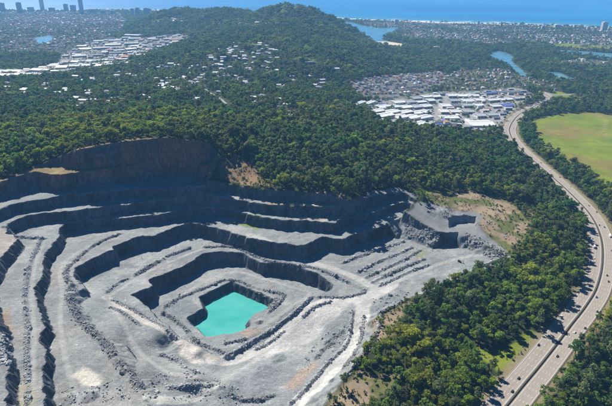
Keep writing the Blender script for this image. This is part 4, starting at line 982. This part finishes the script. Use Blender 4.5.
# irregular smaller sheds filling the flats
def fill_sheds(poly, n, wr, dr, angles, group, tail_):
    fl = np.array(poly); fc = []
    for _ in range(9000):
        c = rng.uniform(fl.min(0), fl.max(0))
        if abs(c[0]) > c[1] * .62 or poly_sd(c[:1], c[1:], fl)[0] < 14: continue
        w_, d_ = rng.uniform(*wr), rng.uniform(*dr); rad = math.hypot(w_, d_) * .5
        if any(math.hypot(c[0] - a, c[1] - b_) < (rad + r_) * .84 for a, b_, r_ in allbuild): continue
        if any(line_d(c[:1], c[1:], L[:, :2])[0] < d_ * .5 + 7 for L in STREETS): continue
        allbuild.append((c[0], c[1], rad)); fc.append((c[0], c[1], w_, d_))
        if len(fc) >= n: break
    fc.sort(key=lambda q: q[0] / q[1])
    for k, (x, y, w_, d_) in enumerate(fc):
        roof = random.choices(['roof_white', 'roof_pale', 'roof_grey', 'roof_red', 'roof_blue'], [4, 4, 3.2, .8, .3] if group == g1 else [1.6, 4, 4, 1.6, .3])[0]
        add_shed(x, y, rng.choice(angles) + rng.uniform(-.08, .08), w_, d_, rng.uniform(5, 9), roof, random.choice(['wall_white', 'wall_grey', 'wall_cream']), f"{ROOFNAME[roof]} roofed workshop, {nth(k)} from left {tail_}", group)
fill_sheds(LU['estate'][0], 75, (11, 26), (9, 18), [0.0, 0.1, 1.6], g1, "among the estate's small workshops")
fill_sheds(LU['flats'][0], 110, (26, 70), (20, 46), [.15, .15, 1.72], g2, "among the flats' small sheds")
# houses one by one on the hillsides and in the terraces
house_n = 0
BASE_N = len(allbuild)
def cluster(spots, size, roofs, where, group, cat="house", name="house"):
    global house_n
    cnt = {}
    res = []
    gap = 15 if name == "townhouse" else 27
    for (x, y) in spots:
        if any(math.hypot(x - a, y - b_) < gap for a, b_, _ in res) or any(math.hypot(x - a, y - b_) < r_ + 4 for a, b_, r_ in allbuild[:BASE_N]): continue
        roof = random.choices(list(roofs), list(roofs.values()))[0]; res.append((x, y, roof))
    res.sort(key=lambda q: q[0] / q[1])
    for x, y, roof in res:
        k = cnt.get(roof, 0); cnt[roof] = k + 1
        w = rng.choice(size[0]); d = rng.choice(size[1]); h = rng.choice([3.0, 4.5, 6.0])
        add_house(x, y, rng.uniform(-.5, .5) if name == "house" else 0.35 + rng.uniform(-.05, .05), w, d, h, random.choice(['hip', 'gable']), roof, random.choice(['wall_white', 'wall_cream', 'wall_grey']),
                  f"{ROOFNAME[roof]} roofed {cat}, {nth(k)} such from left, {where}", cat, group, name)
        house_n += 1
def uvs(lst): return [hit(u, v)[:2] for u, v in lst]
rf_mix = {'roof_white': 5, 'roof_pale': 3, 'roof_grey': 2, 'roof_red': 1.5, 'roof_brown': 1}
rf_pale = {'roof_white': 6, 'roof_pale': 3, 'roof_grey': .6}
gh = "houses among the trees on the hillsides"
def rnd_uv(boxes):
    o = []
    for u0, u1, v0, v1, n in boxes:
        o += [(rng.uniform(u0, u1), rng.uniform(v0, v1)) for _ in range(n)]
    return o
cluster(uvs([(66, 100), (72, 101.5), (71, 105.5), (78, 107), (84, 104), (88, 96), (98, 112), (104, 111), (108, 112), (58, 83), (66, 81), (74, 80.5), (79, 79), (92, 78), (97, 82), (46, 84)]), ([14, 18, 22], [10, 12]), rf_pale, "in the wood above the shaded wall", gh)
cluster(uvs([(162, 85), (168, 83.5), (173, 82), (178, 80.5), (165, 89), (176, 91), (182, 79), (153, 106), (143, 117), (152, 113), (195, 101), (199, 99), (196, 112), (203, 111), (128, 82), (185, 111), (130, 92), (206, 75), (192, 67), (221, 66), (158, 68), (148, 70), (141, 65), (222, 60)]), ([14, 18, 22], [10, 12]), rf_pale, "round the looping hillside road", gh)
cluster(uvs([(253, 98), (262, 97), (270, 97.5), (279, 100), (286, 101), (287, 105), (281, 108), (292, 112), (298, 113), (289, 116), (276, 112), (256, 104)]), ([16, 20, 24], [11, 13]), rf_mix, "on the wooded crest near the picture's middle", gh)
cluster(uvs(rnd_uv([(208, 222, 50, 72, 11), (222, 246, 44, 66, 16), (246, 272, 44, 60, 16), (214, 232, 62, 78, 6)])), ([14, 18, 22], [10, 12, 14]), rf_pale, "in the hillside suburb below the far hills", gh)
cluster(uvs(rnd_uv([(255, 290, 23, 25, 5), (168, 184, 18, 22, 7), (236, 252, 22, 25, 3), (372, 386, 68, 71, 3), (382, 392, 69, 70, 2), (434, 437, 47, 49, 2)])), ([24, 30, 40], [14, 18]), rf_pale, "in a clearing on the far hills", gh)
more = []
for u0, u1, v0, v1, n in [(112, 160, 72, 104, 30), (160, 205, 62, 90, 30), (200, 250, 60, 96, 28), (60, 112, 76, 104, 28), (0, 60, 84, 96, 10), (250, 300, 62, 92, 16), (205, 285, 40, 60, 20), (300, 340, 60, 90, 8)]:
    more += [(rng.uniform(u0, u1), rng.uniform(v0, v1)) for _ in range(n)]
cluster(uvs(more), ([18, 22, 26], [12, 14, 16]), rf_pale, "scattered through the forest behind the quarry", gh)
gt = "townhouses of the terraced estate"
spots = []
ta = np.array(P(352, 86, 12)); tb = np.array(P(372, 98, 10))
tp = LU['terraces'][0]; tpa = np.array(tp)
dirx = np.array([0.94, 0.34]); diry = np.array([-0.34, 0.94])
c0 = tpa.mean(0)
for r in range(-14, 15):
    for s in range(-22, 23):
        q = c0 + diry * (r * 26 + (s % 2) * 0.0) + dirx * (s * 17.5)
        if poly_sd(np.array([q[0]]), np.array([q[1]]), tp)[0] > 6 and rng.random() < .96: spots.append((q[0] + rng.uniform(-1, 1), q[1] + rng.uniform(-1, 1)))
rng.shuffle(spots); spots = [tuple(q) for q in spots]
cluster(spots[:165], ([12, 14], [11, 13]), {'roof_brown': 3, 'roof_red': 2, 'roof_grey': 3, 'roof_pale': 2.5, 'roof_white': .8}, "in the terraced estate", gt, "townhouse", "townhouse")
print("houses", house_n, "spots", len(spots))

# far suburbs: thousands of roofs, one mass each
def suburb(name, label, poly_list, spacing, cover, seed, extra_far=False, hi=6):
    r = np.random.default_rng(seed); V = []; F = []; MI = []; nv = 0
    for poly in poly_list:
        p = np.array(poly)
        xs = np.arange(p[:, 0].min(), p[:, 0].max(), spacing); ys = np.arange(p[:, 1].min(), p[:, 1].max(), spacing * 1.3)
        xs = xs[np.arange(len(xs)) % 8 != 0]; ys = ys[np.arange(len(ys)) % 3 != 0]
        gx, gy = np.meshgrid(xs, ys); gx, gy = gx + gy * .12 - p[:, 1].mean() * .12, gy - gx * .12 + p[:, 0].mean() * .12
        gx = gx.ravel() + r.uniform(-.25, .25, gx.size) * spacing; gy = gy.ravel() + r.uniform(-.25, .25, gy.size) * spacing
        ok = (poly_sd(gx, gy, poly) > 5) & (r.random(gx.size) < cover) & (np.abs(gx) < gy * .68 + 100)
        for w in waters: ok &= poly_sd(gx, gy, w) < -14
        for n_ in ('field', 'flats', 'estate', 'terraces'): ok &= land_mask(gx, gy, n_) < -8
        ok &= gy < np.interp(gx, coast[:, 0], coast[:, 1]) - 120
        for L in STREETS: ok &= line_d(gx, gy, L[:, :2]) > 14
        gx, gy = gx[ok], gy[ok]
        tk = (fbm(gx, gy, 260, 505, 3) > .12) & (r.random(len(gx)) < .6); gx, gy = gx[~tk], gy[~tk]
        for (bx_, by_, br) in allbuild:
            k = np.hypot(gx - bx_, gy - by_) > br + 9; gx, gy = gx[k], gy[k]
        gz = ground_z(gx, gy)
        for x, y, z in zip(gx, gy, gz):
            w = r.uniform(.24, .36) * spacing; d = r.uniform(.2, .28) * spacing; h = r.choice([3.2, 3.2, 6, 6, hi]); rise = d * .5; a = r.choice([0, 1.57]) + r.uniform(-.15, .15); c, s = math.cos(a), math.sin(a)
            rr = max(w - d, .5)
            pts_ = [(-w, -d, -1), (w, -d, -1), (w, d, -1), (-w, d, -1), (-w, -d, h), (w, -d, h), (w, d, h), (-w, d, h), (-rr, 0, h + rise), (rr, 0, h + rise)]
            V += [(x + px * c - py * s, y + px * s + py * c, z + pz) for px, py, pz in pts_]
            rm = int(r.choice([2, 3, 4, 5], p=[.12, .25, .41, .22]))
            wm = int(r.integers(0, 2))
            for q, m_ in (((0, 1, 5, 4), wm), ((1, 2, 6, 5), wm), ((2, 3, 7, 6), wm), ((3, 0, 4, 7), wm), ((4, 5, 9, 8), rm), ((6, 7, 8, 9), rm), ((5, 6, 9, 9), rm), ((7, 4, 8, 8), rm)):
                F.append(tuple(nv + t for t in (q if q[2] != q[3] else q[:3]))); MI.append(m_)
            nv += 10
    me = bpy.data.meshes.new(name); me.from_pydata(V, [], F)
    for m_ in ('wall_white', 'wall_cream', 'roof_white', 'roof_pale', 'roof_grey', 'roof_red'): me.materials.append(M[m_])
    me.polygons.foreach_set("material_index", np.array(MI, np.int32)); me.update()
    obj(name, me, kind="stuff", label=label, cat="houses")
    print(name, nv // 10)
suburb("suburb_houses", "mass of pale roofs in the middle suburb beyond the industrial estate", LU['suburb_m'], 26, .7, 3)
suburb("suburb_houses", "mass of white and red roofs in the coastal suburb below the sea", LU['suburb_e'], 30, .75, 4)
suburb("suburb_houses", "mass of hazy roofs in the far left suburb below the skyline", LU['suburb_w'], 34, .62, 5, hi=9)

# towers of the skyline and along the beach
def add_tower(u, vb, vt, wpx, mat, label, step=False):
    x, y = P(u, vb, 3.0); f = y * CP + (CAM_H - 3) * SP
    w = wpx / FPX * f
    ztop = Q(u, vt, y)[2]; h = ztop - 3.0
    t = empty("tower_block", (x, y, 2.0), 0, label, "tower", "tower blocks near the coast")
    m = MB(); m.box(-w / 2, w / 2, -w * .4, w * .4, 0, h); obj("wall", m.mesh("wall", M[mat]), t)
    nfl = max(3, int(h / 14))
    bands = MB()
    for k in range(nfl):
        z0 = h * (k + .3) / nfl; bands.box(-w / 2 - .4, w / 2 + .4, -w * .4 - .4, w * .4 + .4, z0, z0 + h / nfl * .45)
    obj("window_bands", bands.mesh("window_bands", M['wall_grey']), t)
    m = MB(); m.box(-w * .25, w * .25, -w * .2, w * .2, h, h + max(4, h * .05)); obj("roof_plant", m.mesh("roof_plant", M[mat]), t)
    allbuild.append((x, y, w * .8))
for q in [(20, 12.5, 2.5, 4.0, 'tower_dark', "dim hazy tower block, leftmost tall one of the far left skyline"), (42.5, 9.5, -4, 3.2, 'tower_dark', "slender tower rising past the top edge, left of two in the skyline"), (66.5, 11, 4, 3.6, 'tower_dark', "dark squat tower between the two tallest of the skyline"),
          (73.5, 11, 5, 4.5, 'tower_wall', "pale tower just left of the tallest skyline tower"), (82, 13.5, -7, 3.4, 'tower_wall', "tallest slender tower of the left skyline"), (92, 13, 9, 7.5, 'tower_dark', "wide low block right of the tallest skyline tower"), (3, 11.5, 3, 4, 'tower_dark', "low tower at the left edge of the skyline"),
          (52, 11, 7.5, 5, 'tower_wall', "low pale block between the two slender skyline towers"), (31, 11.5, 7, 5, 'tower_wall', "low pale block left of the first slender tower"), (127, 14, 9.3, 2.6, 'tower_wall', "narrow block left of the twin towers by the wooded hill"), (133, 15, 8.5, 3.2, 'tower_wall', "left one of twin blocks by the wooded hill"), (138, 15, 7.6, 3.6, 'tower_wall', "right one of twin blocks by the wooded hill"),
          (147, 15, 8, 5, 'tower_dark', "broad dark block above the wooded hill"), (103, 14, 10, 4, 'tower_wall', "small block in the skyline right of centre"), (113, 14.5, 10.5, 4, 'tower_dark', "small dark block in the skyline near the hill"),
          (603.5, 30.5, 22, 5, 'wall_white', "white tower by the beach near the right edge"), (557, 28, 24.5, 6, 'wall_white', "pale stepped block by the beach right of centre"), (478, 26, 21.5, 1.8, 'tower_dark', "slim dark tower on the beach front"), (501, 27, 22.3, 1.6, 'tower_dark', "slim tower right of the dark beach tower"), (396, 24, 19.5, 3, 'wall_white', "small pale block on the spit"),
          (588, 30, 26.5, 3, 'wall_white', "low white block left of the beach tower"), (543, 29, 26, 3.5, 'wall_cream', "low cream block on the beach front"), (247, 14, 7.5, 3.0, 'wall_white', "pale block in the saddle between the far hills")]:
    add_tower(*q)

# ------------------------------------------------------------------ cars on the highway
PAINT = {'dark grey': plain("dark_paint", (0.03, 0.032, 0.036), 0.3, 0.5, .05), 'white': plain("white_paint", (0.78, 0.78, 0.78), 0.3, 0.5, .05), 'silver': plain("silver_paint", (0.42, 0.43, 0.45), 0.3, 0.6, .05), 'red': plain("red_paint", (0.35, 0.02, 0.02), 0.3, 0.5, .05), 'blue': plain("blue_paint", (0.03, 0.07, 0.25), 0.3, 0.5, .05)}
def car_body(paint):
    m = MB()
    prof = [(-2.25, .35), (-2.25, .85), (-1.5, .98), (1.9, 1.0), (2.25, .9), (2.25, .35)]   # nose at -y
    m.hull([(-.88, y, z) for y, z in prof], [(.88, y, z) for y, z in prof])
    m.hull([(-.84, -1.0, .96), (.84, -1.0, .96), (.84, 1.9, .98), (-.84, 1.9, .98)], [(-.66, -.25, 1.48), (.66, -.25, 1.48), (.66, 1.35, 1.48), (-.66, 1.35, 1.48)])
    return m.mesh("body", paint)
def glasspane(kind):
    m = MB()
    if kind == 'front': m.poly([(-.74, -.97, 1.03), (.74, -.97, 1.03), (.62, -.29, 1.46), (-.62, -.29, 1.46)])
    if kind == 'rear': m.poly([(.74, 1.89, 1.04), (-.74, 1.89, 1.04), (-.6, 1.39, 1.46), (.6, 1.39, 1.46)])
    if kind == 'side':
        for s in (-1, 1): m.poly([(.845 * s, -.8, 1.03), (.845 * s, 1.7, 1.03), (.69 * s, 1.3, 1.44), (.69 * s, -.25, 1.44)])
    return m.mesh("window", M['glass'])
def wheel(tyre):
    m = MB(); m.disc((0, 0, 0), .34 if tyre else .2, .22 if tyre else .25); return m.mesh("tyre" if tyre else "rim", M['tyre'] if tyre else M['rim'])
def lamps(front):
    m = MB(); y = -2.27 if front else 2.27
    for s in (-1, 1): m.box(.5 * s - .22, .5 * s + .22, y - .03, y + .03, .66, .82)
    return m.mesh("headlights" if front else "tail_lights", M['lamp'] if front else M['tail'])
CM = dict(front=glasspane('front'), rear=glasspane('rear'), side=glasspane('side'), tyre=wheel(True), rim=wheel(False), hl=lamps(True), tl=lamps(False))
bodies = {k: car_body(v) for k, v in PAINT.items()}
def add_car(loc, rz, colour, label, group, name="car", cat="car"):
    t = empty(name, loc, rz, label, cat, group)
    obj("body", bodies[colour], t); obj("windscreen", CM['front'], t); obj("rear_window", CM['rear'], t); obj("side_windows", CM['side'], t); obj("headlights", CM['hl'], t); obj("tail_lights", CM['tl'], t)
    for sx in (-1, 1):
        for sy in (-1.4, 1.4):
            w = obj("wheel", CM['tyre'], t); w.location = (.82 * sx, sy, .34); obj("rim", CM['rim'], w)
    return t
def add_truck(loc, rz, label, group):
    t = empty("truck", loc, rz, label, "truck", group)
    m = MB(); m.box(-1.15, 1.15, -4.6, -2.6, .6, 2.9); cab = obj("cab", m.mesh("cab", PAINT['white']), t)
    m = MB(); m.box(-1.0, 1.0, -4.66, -4.58, 1.7, 2.6); obj("windscreen", m.mesh("windscreen", M['glass']), cab)
    m = MB(); m.box(-1.25, 1.25, -2.4, 4.6, .95, 3.5); obj("cargo_box", m.mesh("cargo_box", M['roof_white']), t)
    m = MB(); m.box(-.6, .6, -4.4, 4.5, .55, .94); obj("chassis", m.mesh("chassis", M['tyre']), t)
    for sx in (-1, 1):
        for sy in (-3.6, 2.2, 3.4):
            w = obj("wheel", CM['tyre'], t); w.location = (1.0 * sx, sy, .48); w.scale = (1.3, 1.4, 1.4); obj("rim", CM['rim'], w)
    return t
car_uv = [(519.3, 379.6, 'dark grey'), (511, 392, 'dark grey'), (535, 345, 'dark grey'), (557, 355, 'dark grey'), (585, 327, 'dark grey'), (606.4, 275, 'dark grey'), (609, 282, 'dark grey'), (597.5, 297, 'blue'), (596.5, 311, 'dark grey'), (611, 250, 'silver'), (604, 227, 'dark grey'), (600.5, 226, 'dark grey'),
          (596.5, 212, 'dark grey'), (588.6, 206, 'red'), (610, 236, 'dark grey'), (572, 187, 'silver'), (562, 178, 'dark grey'), (593, 258, 'white'), (590, 232, 'white'), (583, 222, 'silver'), (577, 212, 'white'), (569, 203, 'white'), (562, 197, 'white'), (556, 189, 'silver'), (549, 183, 'white'), (543, 177, 'white'), (538, 171, 'dark grey'), (530, 163, 'white'),
          (525, 158, 'white'), (519, 153, 'dark grey'), (514, 147, 'white'), (512, 141, 'silver'), (514, 128, 'dark grey'), (516, 121, 'white'), (552, 330, 'silver'), (588, 285, 'white'), (550, 170, 'white'), (541, 163, 'dark grey'), (531, 154, 'white'), (523, 110, 'dark grey'), (535, 105, 'white'), (573, 333, 'white'), (581, 312, 'silver'), (594, 248, 'silver'), (592, 240, 'white'), (587, 228, 'white'), (580, 217, 'dark grey'), (573, 208, 'silver'), (566, 200, 'dark grey'), (559, 193, 'white'), (552, 186, 'white'), (546, 180, 'dark grey'), (535, 167, 'silver'), (527, 160, 'white'), (521, 155, 'white'), (516, 150, 'silver'), (510, 137, 'white'), (507, 131, 'white'), (590, 272, 'silver'), (563, 316, 'white')]
lanes_l = [-15.5, -12.0, -8.4, -4.8]; lanes_r = [4.6, 8.1, 11.5, 14.8]
placed = []
for u, v, colr in car_uv:
    x, y = P(u, v, 22 if v > 165 else 22 - (165 - v) * .24)
    i = int(np.argmin((HW[:, 0] - x) ** 2 + (HW[:, 1] - y) ** 2))
    o = (x - HW[i, 0]) * nrm[i, 0] + (y - HW[i, 1]) * nrm[i, 1]
    ln = min(lanes_l if o < 0 else lanes_r, key=lambda q: abs(q - o))
    while any(abs(i - a) < 2 and ln == b_ for a, b_, _ in placed): i = min(i + 2, len(HW) - 2)
    placed.append((i, ln, colr))
placed.sort()
cl = cr = 0
for i, ln, colr in placed:
    p = HW[i] + np.array([nrm[i, 0] * ln, nrm[i, 1] * ln, 0.01])
    head = math.atan2(tang[i, 1], tang[i, 0])
    away = ln < 0
    rz = head + (math.pi / 2 if away else -math.pi / 2)
    side = 'left' if away else 'right'
    k = cl if away else cr
    if away: cl += 1
    else: cr += 1
    if away and k in (9, 15) or (not away and k == 8):
        add_truck(p, rz, f"white box truck, {nth(k)} vehicle up the {side} carriageway from the bottom edge", "vehicles on the highway")
    else:
        add_car(p, rz, colr, f"{colr} car, {nth(k)} vehicle up the {side} carriageway from the bottom edge", "vehicles on the highway")
# the digger out on the quarry floor
x, y, z = hit(459.5, 262)
t = empty("excavator", (x, y, z), 0.8, "dark excavator standing on the quarry floor near the right-hand bank", "excavator")
m = MB(); m.box(-1.6, -1.0, -2.2, 2.2, 0, 1.0); obj("track", m.mesh("track", M['tyre']), t)
m = MB(); m.box(1.0, 1.6, -2.2, 2.2, 0, 1.0); obj("track", m.mesh("track", M['tyre']), t)
m = MB(); m.box(-1.5, 1.5, -1.6, 2.6, 1.1, 2.2); m.box(-.9, 1.5, .6, 2.6, 2.2, 2.7); obj("body", m.mesh("body", PAINT['dark grey']), t)
m = MB(); m.box(-1.5, -.3, -1.6, .2, 2.2, 3.4); obj("cab", m.mesh("cab", M['glass']), t)
m = MB(); m.hull([(.1, -1.5, 1.9), (.7, -1.5, 1.9), (.7, -1.5, 2.5), (.1, -1.5, 2.5)], [(.1, -5.2, 4.2), (.7, -5.2, 4.2), (.7, -5.2, 4.8), (.1, -5.2, 4.8)]); obj("boom", m.mesh("boom", M['yellow']), t)
m = MB(); m.hull([(.2, -5.0, 4.6), (.6, -5.0, 4.6), (.6, -5.5, 4.6), (.2, -5.5, 4.6)], [(.2, -6.4, 1.2), (.6, -6.4, 1.2), (.6, -6.8, 1.2), (.2, -6.8, 1.2)]); obj("stick", m.mesh("stick", M['yellow']), t)
m = MB(); m.hull([(-.3, -6.0, .2), (1.1, -6.0, .2), (1.1, -7.0, .5), (-.3, -7.0, .5)], [(-.3, -6.2, 1.3), (1.1, -6.2, 1.3), (1.1, -7.0, 1.3), (-.3, -7.0, 1.3)]); obj("bucket", m.mesh("bucket", M['steel']), t)

# ------------------------------------------------------------------ woods: 300 nearest trees one by one, the rest as masses
cand = []
for y0, y1, sp, sc, flatz in ((330, 1300, 8.0, 1.15, 1.0), (1300, 2300, 10.5, 1.25, .85), (2300, 3600, 15.0, 1.7, .62), (3600, 5600, 22.0, 2.4, .5), (5600, 9000, 34, 2.6, .4)):
    xm = y1 * .64 + 90
    gx, gy = np.meshgrid(np.arange(-xm, xm, sp), np.arange(y0, y1, sp))
    gx = gx.ravel() + rng.uniform(-.48, .48, gx.size) * sp; gy = gy.ravel() + rng.uniform(-.48, .48, gy.size) * sp
    k = np.abs(gx) < gy * .64 + 90; gx, gy = gx[k], gy[k]
    p = tree_cover(gx, gy)
    k = rng.random(len(gx)) < p; gx, gy = gx[k], gy[k]
    ab = np.array(allbuild); keep = np.ones(len(gx), bool)
    for bx_, by_, br in ab:
        if by_ < y0 - 80 or by_ > y1 + 80: continue
        keep &= (gx - bx_) ** 2 + (gy - by_) ** 2 > (br + 3 * sc) ** 2
    gx, gy = gx[keep], gy[keep]
    s = sc * np.clip(rng.lognormal(-.06, .3, len(gx)), .5, 1.75)
    # low scrub at the edges of clearings
    edge = np.maximum.reduce([land_mask(gx, gy, 'tan'), land_mask(gx, gy, 'brown'), poly_sd(gx, gy, qpoly)])
    s = np.where(edge > -7, s * .62, s)
    s = np.where(edge > 1, s * .6, s)
    inb = np.maximum.reduce([land_mask(gx, gy, n_) for n_ in ('suburb_w', 'suburb_e', 'suburb_m', 'estate', 'terraces', 'flats')])
    s = np.where(inb > 0, s * .6, s)
    cand.append(np.column_stack([gx, gy, ground_z(gx, gy) - .3, s, s * flatz]))
T = np.vstack(cand)
# kinds in drifts: yellow-green on the left rim and wood edges, dark gums in the middle
nz_ = fbm(T[:, 0], T[:, 1], 120, 301, 3) + rng.normal(0, .33, len(T))
left = smooth(-T[:, 0], -50, 420) * smooth(-T[:, 1], -1500, -1000)
nz_ = nz_ + left * .62 + smooth(-T[:, 1], -1400, -1000) * .08 + smooth(-T[:, 1], -640, -520) * .18
kind = np.select([nz_ > .52, nz_ > .16, nz_ > -.22], [np.where(rng.random(len(T)) < .5, 2, 6), np.where(rng.random(len(T)) < .5, 0, 4), np.where(rng.random(len(T)) < .5, 3, 7)], np.where(rng.random(len(T)) < .5, 1, 5))
uu, vv = project(T[:, 0], T[:, 1], T[:, 2] + 8)
infr = (uu > -4) & (uu < 616) & (vv < 410) & (vv > 0)
dist = np.where(infr, np.hypot(T[:, 0], T[:, 1]) - T[:, 3] * 60, 1e9)
near = np.argsort(dist)[:300]
COLN = {0: "mid green", 1: "dark green", 2: "yellow green", 3: "grey olive"}
for i in near:
    x, y, z, s, sz = T[i]
    cm, tm, mi = VAR[kind[i]]
    k = int(np.argmin((HW[:, 0] - x) ** 2 + (HW[:, 1] - y) ** 2)); o = (x - HW[k, 0]) * nrm[k, 0] + (y - HW[k, 1]) * nrm[k, 1]
    hd = math.hypot(x - HW[k, 0], y - HW[k, 1])
    if o > 0: reg, grp = "in the wood right of the highway", "trees right of the highway"
    elif hd < 36: reg, grp = "in the front line of trees along the highway's left edge", "trees along the left edge of the highway"
    else: reg, grp = "in the wood between quarry and highway", "trees between the quarry and the highway"
    if s < .6: word = "low scrubby"
    elif s > 1.08: word = "large"
    else: word = "middling"
    t = empty("tree", (x, y, z), rng.uniform(0, 6.28), f"{word} {COLN[mi]} tree {reg}", "tree", grp, (s, s, sz))
    obj("crown", cm, t); obj("trunk", tm, t)
rest = np.ones(len(T), bool); rest[near] = False
dd = T[:, 1]
for nm, lo, hi_, lab in (("woodland", 0, 1300, "dense mixed woodland wrapped round the quarry and over the hill"), ("hillside_forest", 1300, 2600, "forest with scattered houses behind the quarry hill"), ("far_forest", 2600, 99999, "hazy blue green forest on the far hills and coast")):
    k = rest & (dd >= lo) & (dd < hi_)
    plant(nm, T[k, :3], kind[k], np.column_stack([T[k, 3], T[k, 3], T[k, 4]]), lab)
    print(nm, int(k.sum()))
# grass and weeds on the benches and in the tan clearing: low tufts
gsp = []
for poly, n in [(LU['tan'][0], 420), (LU['tan'][1], 120), (LU['tan'][2], 200), (LU['brown'][0], 260), (LU['brown'][1], 320), (hits([(225, 210), (262, 218), (262, 220), (225, 212)]), 60), (LU['field'][2], 60)]:
    p = np.array(poly); c = rng.uniform(p.min(0), p.max(0), (n * 4, 2)); c = c[poly_sd(c[:, 0], c[:, 1], p) > 0][:n]
    c = c[fbm(c[:, 0], c[:, 1], 25, 400, 3) > -.05]; gsp.append(c)
gsp = np.vstack(gsp)
ss = rng.uniform(.1, .3, len(gsp))
plant("scrub", np.column_stack([gsp, ground_z(gsp[:, 0], gsp[:, 1]) - ss * 5]), rng.choice([2, 6, 3], len(gsp)), np.column_stack([ss * 1.2, ss * 1.2, ss]), "low scrub dotted over the tan clearings and old rim")

# ------------------------------------------------------------------ haze
hm = bpy.data.materials.new("haze"); hm.use_nodes = True
nt = hm.node_tree; nt.nodes.remove(nt.nodes["Principled BSDF"])
pv = nt.nodes.new("ShaderNodeVolumePrincipled"); pv.inputs["Color"].default_value = (0.24, 0.56, 1.0, 1); pv.inputs["Density"].default_value = 6.5e-5; pv.inputs["Anisotropy"].default_value = 0.0
nt.links.new(pv.outputs[0], nt.nodes["Material Output"].inputs["Volume"])
m = MB(); m.box(-60000, 60000, -3000, 60000, float(H.min()) - 1.0, 436)
obj("haze", m.mesh("haze", hm), kind="stuff", label="thin blue sea haze over the whole landscape", cat="haze")
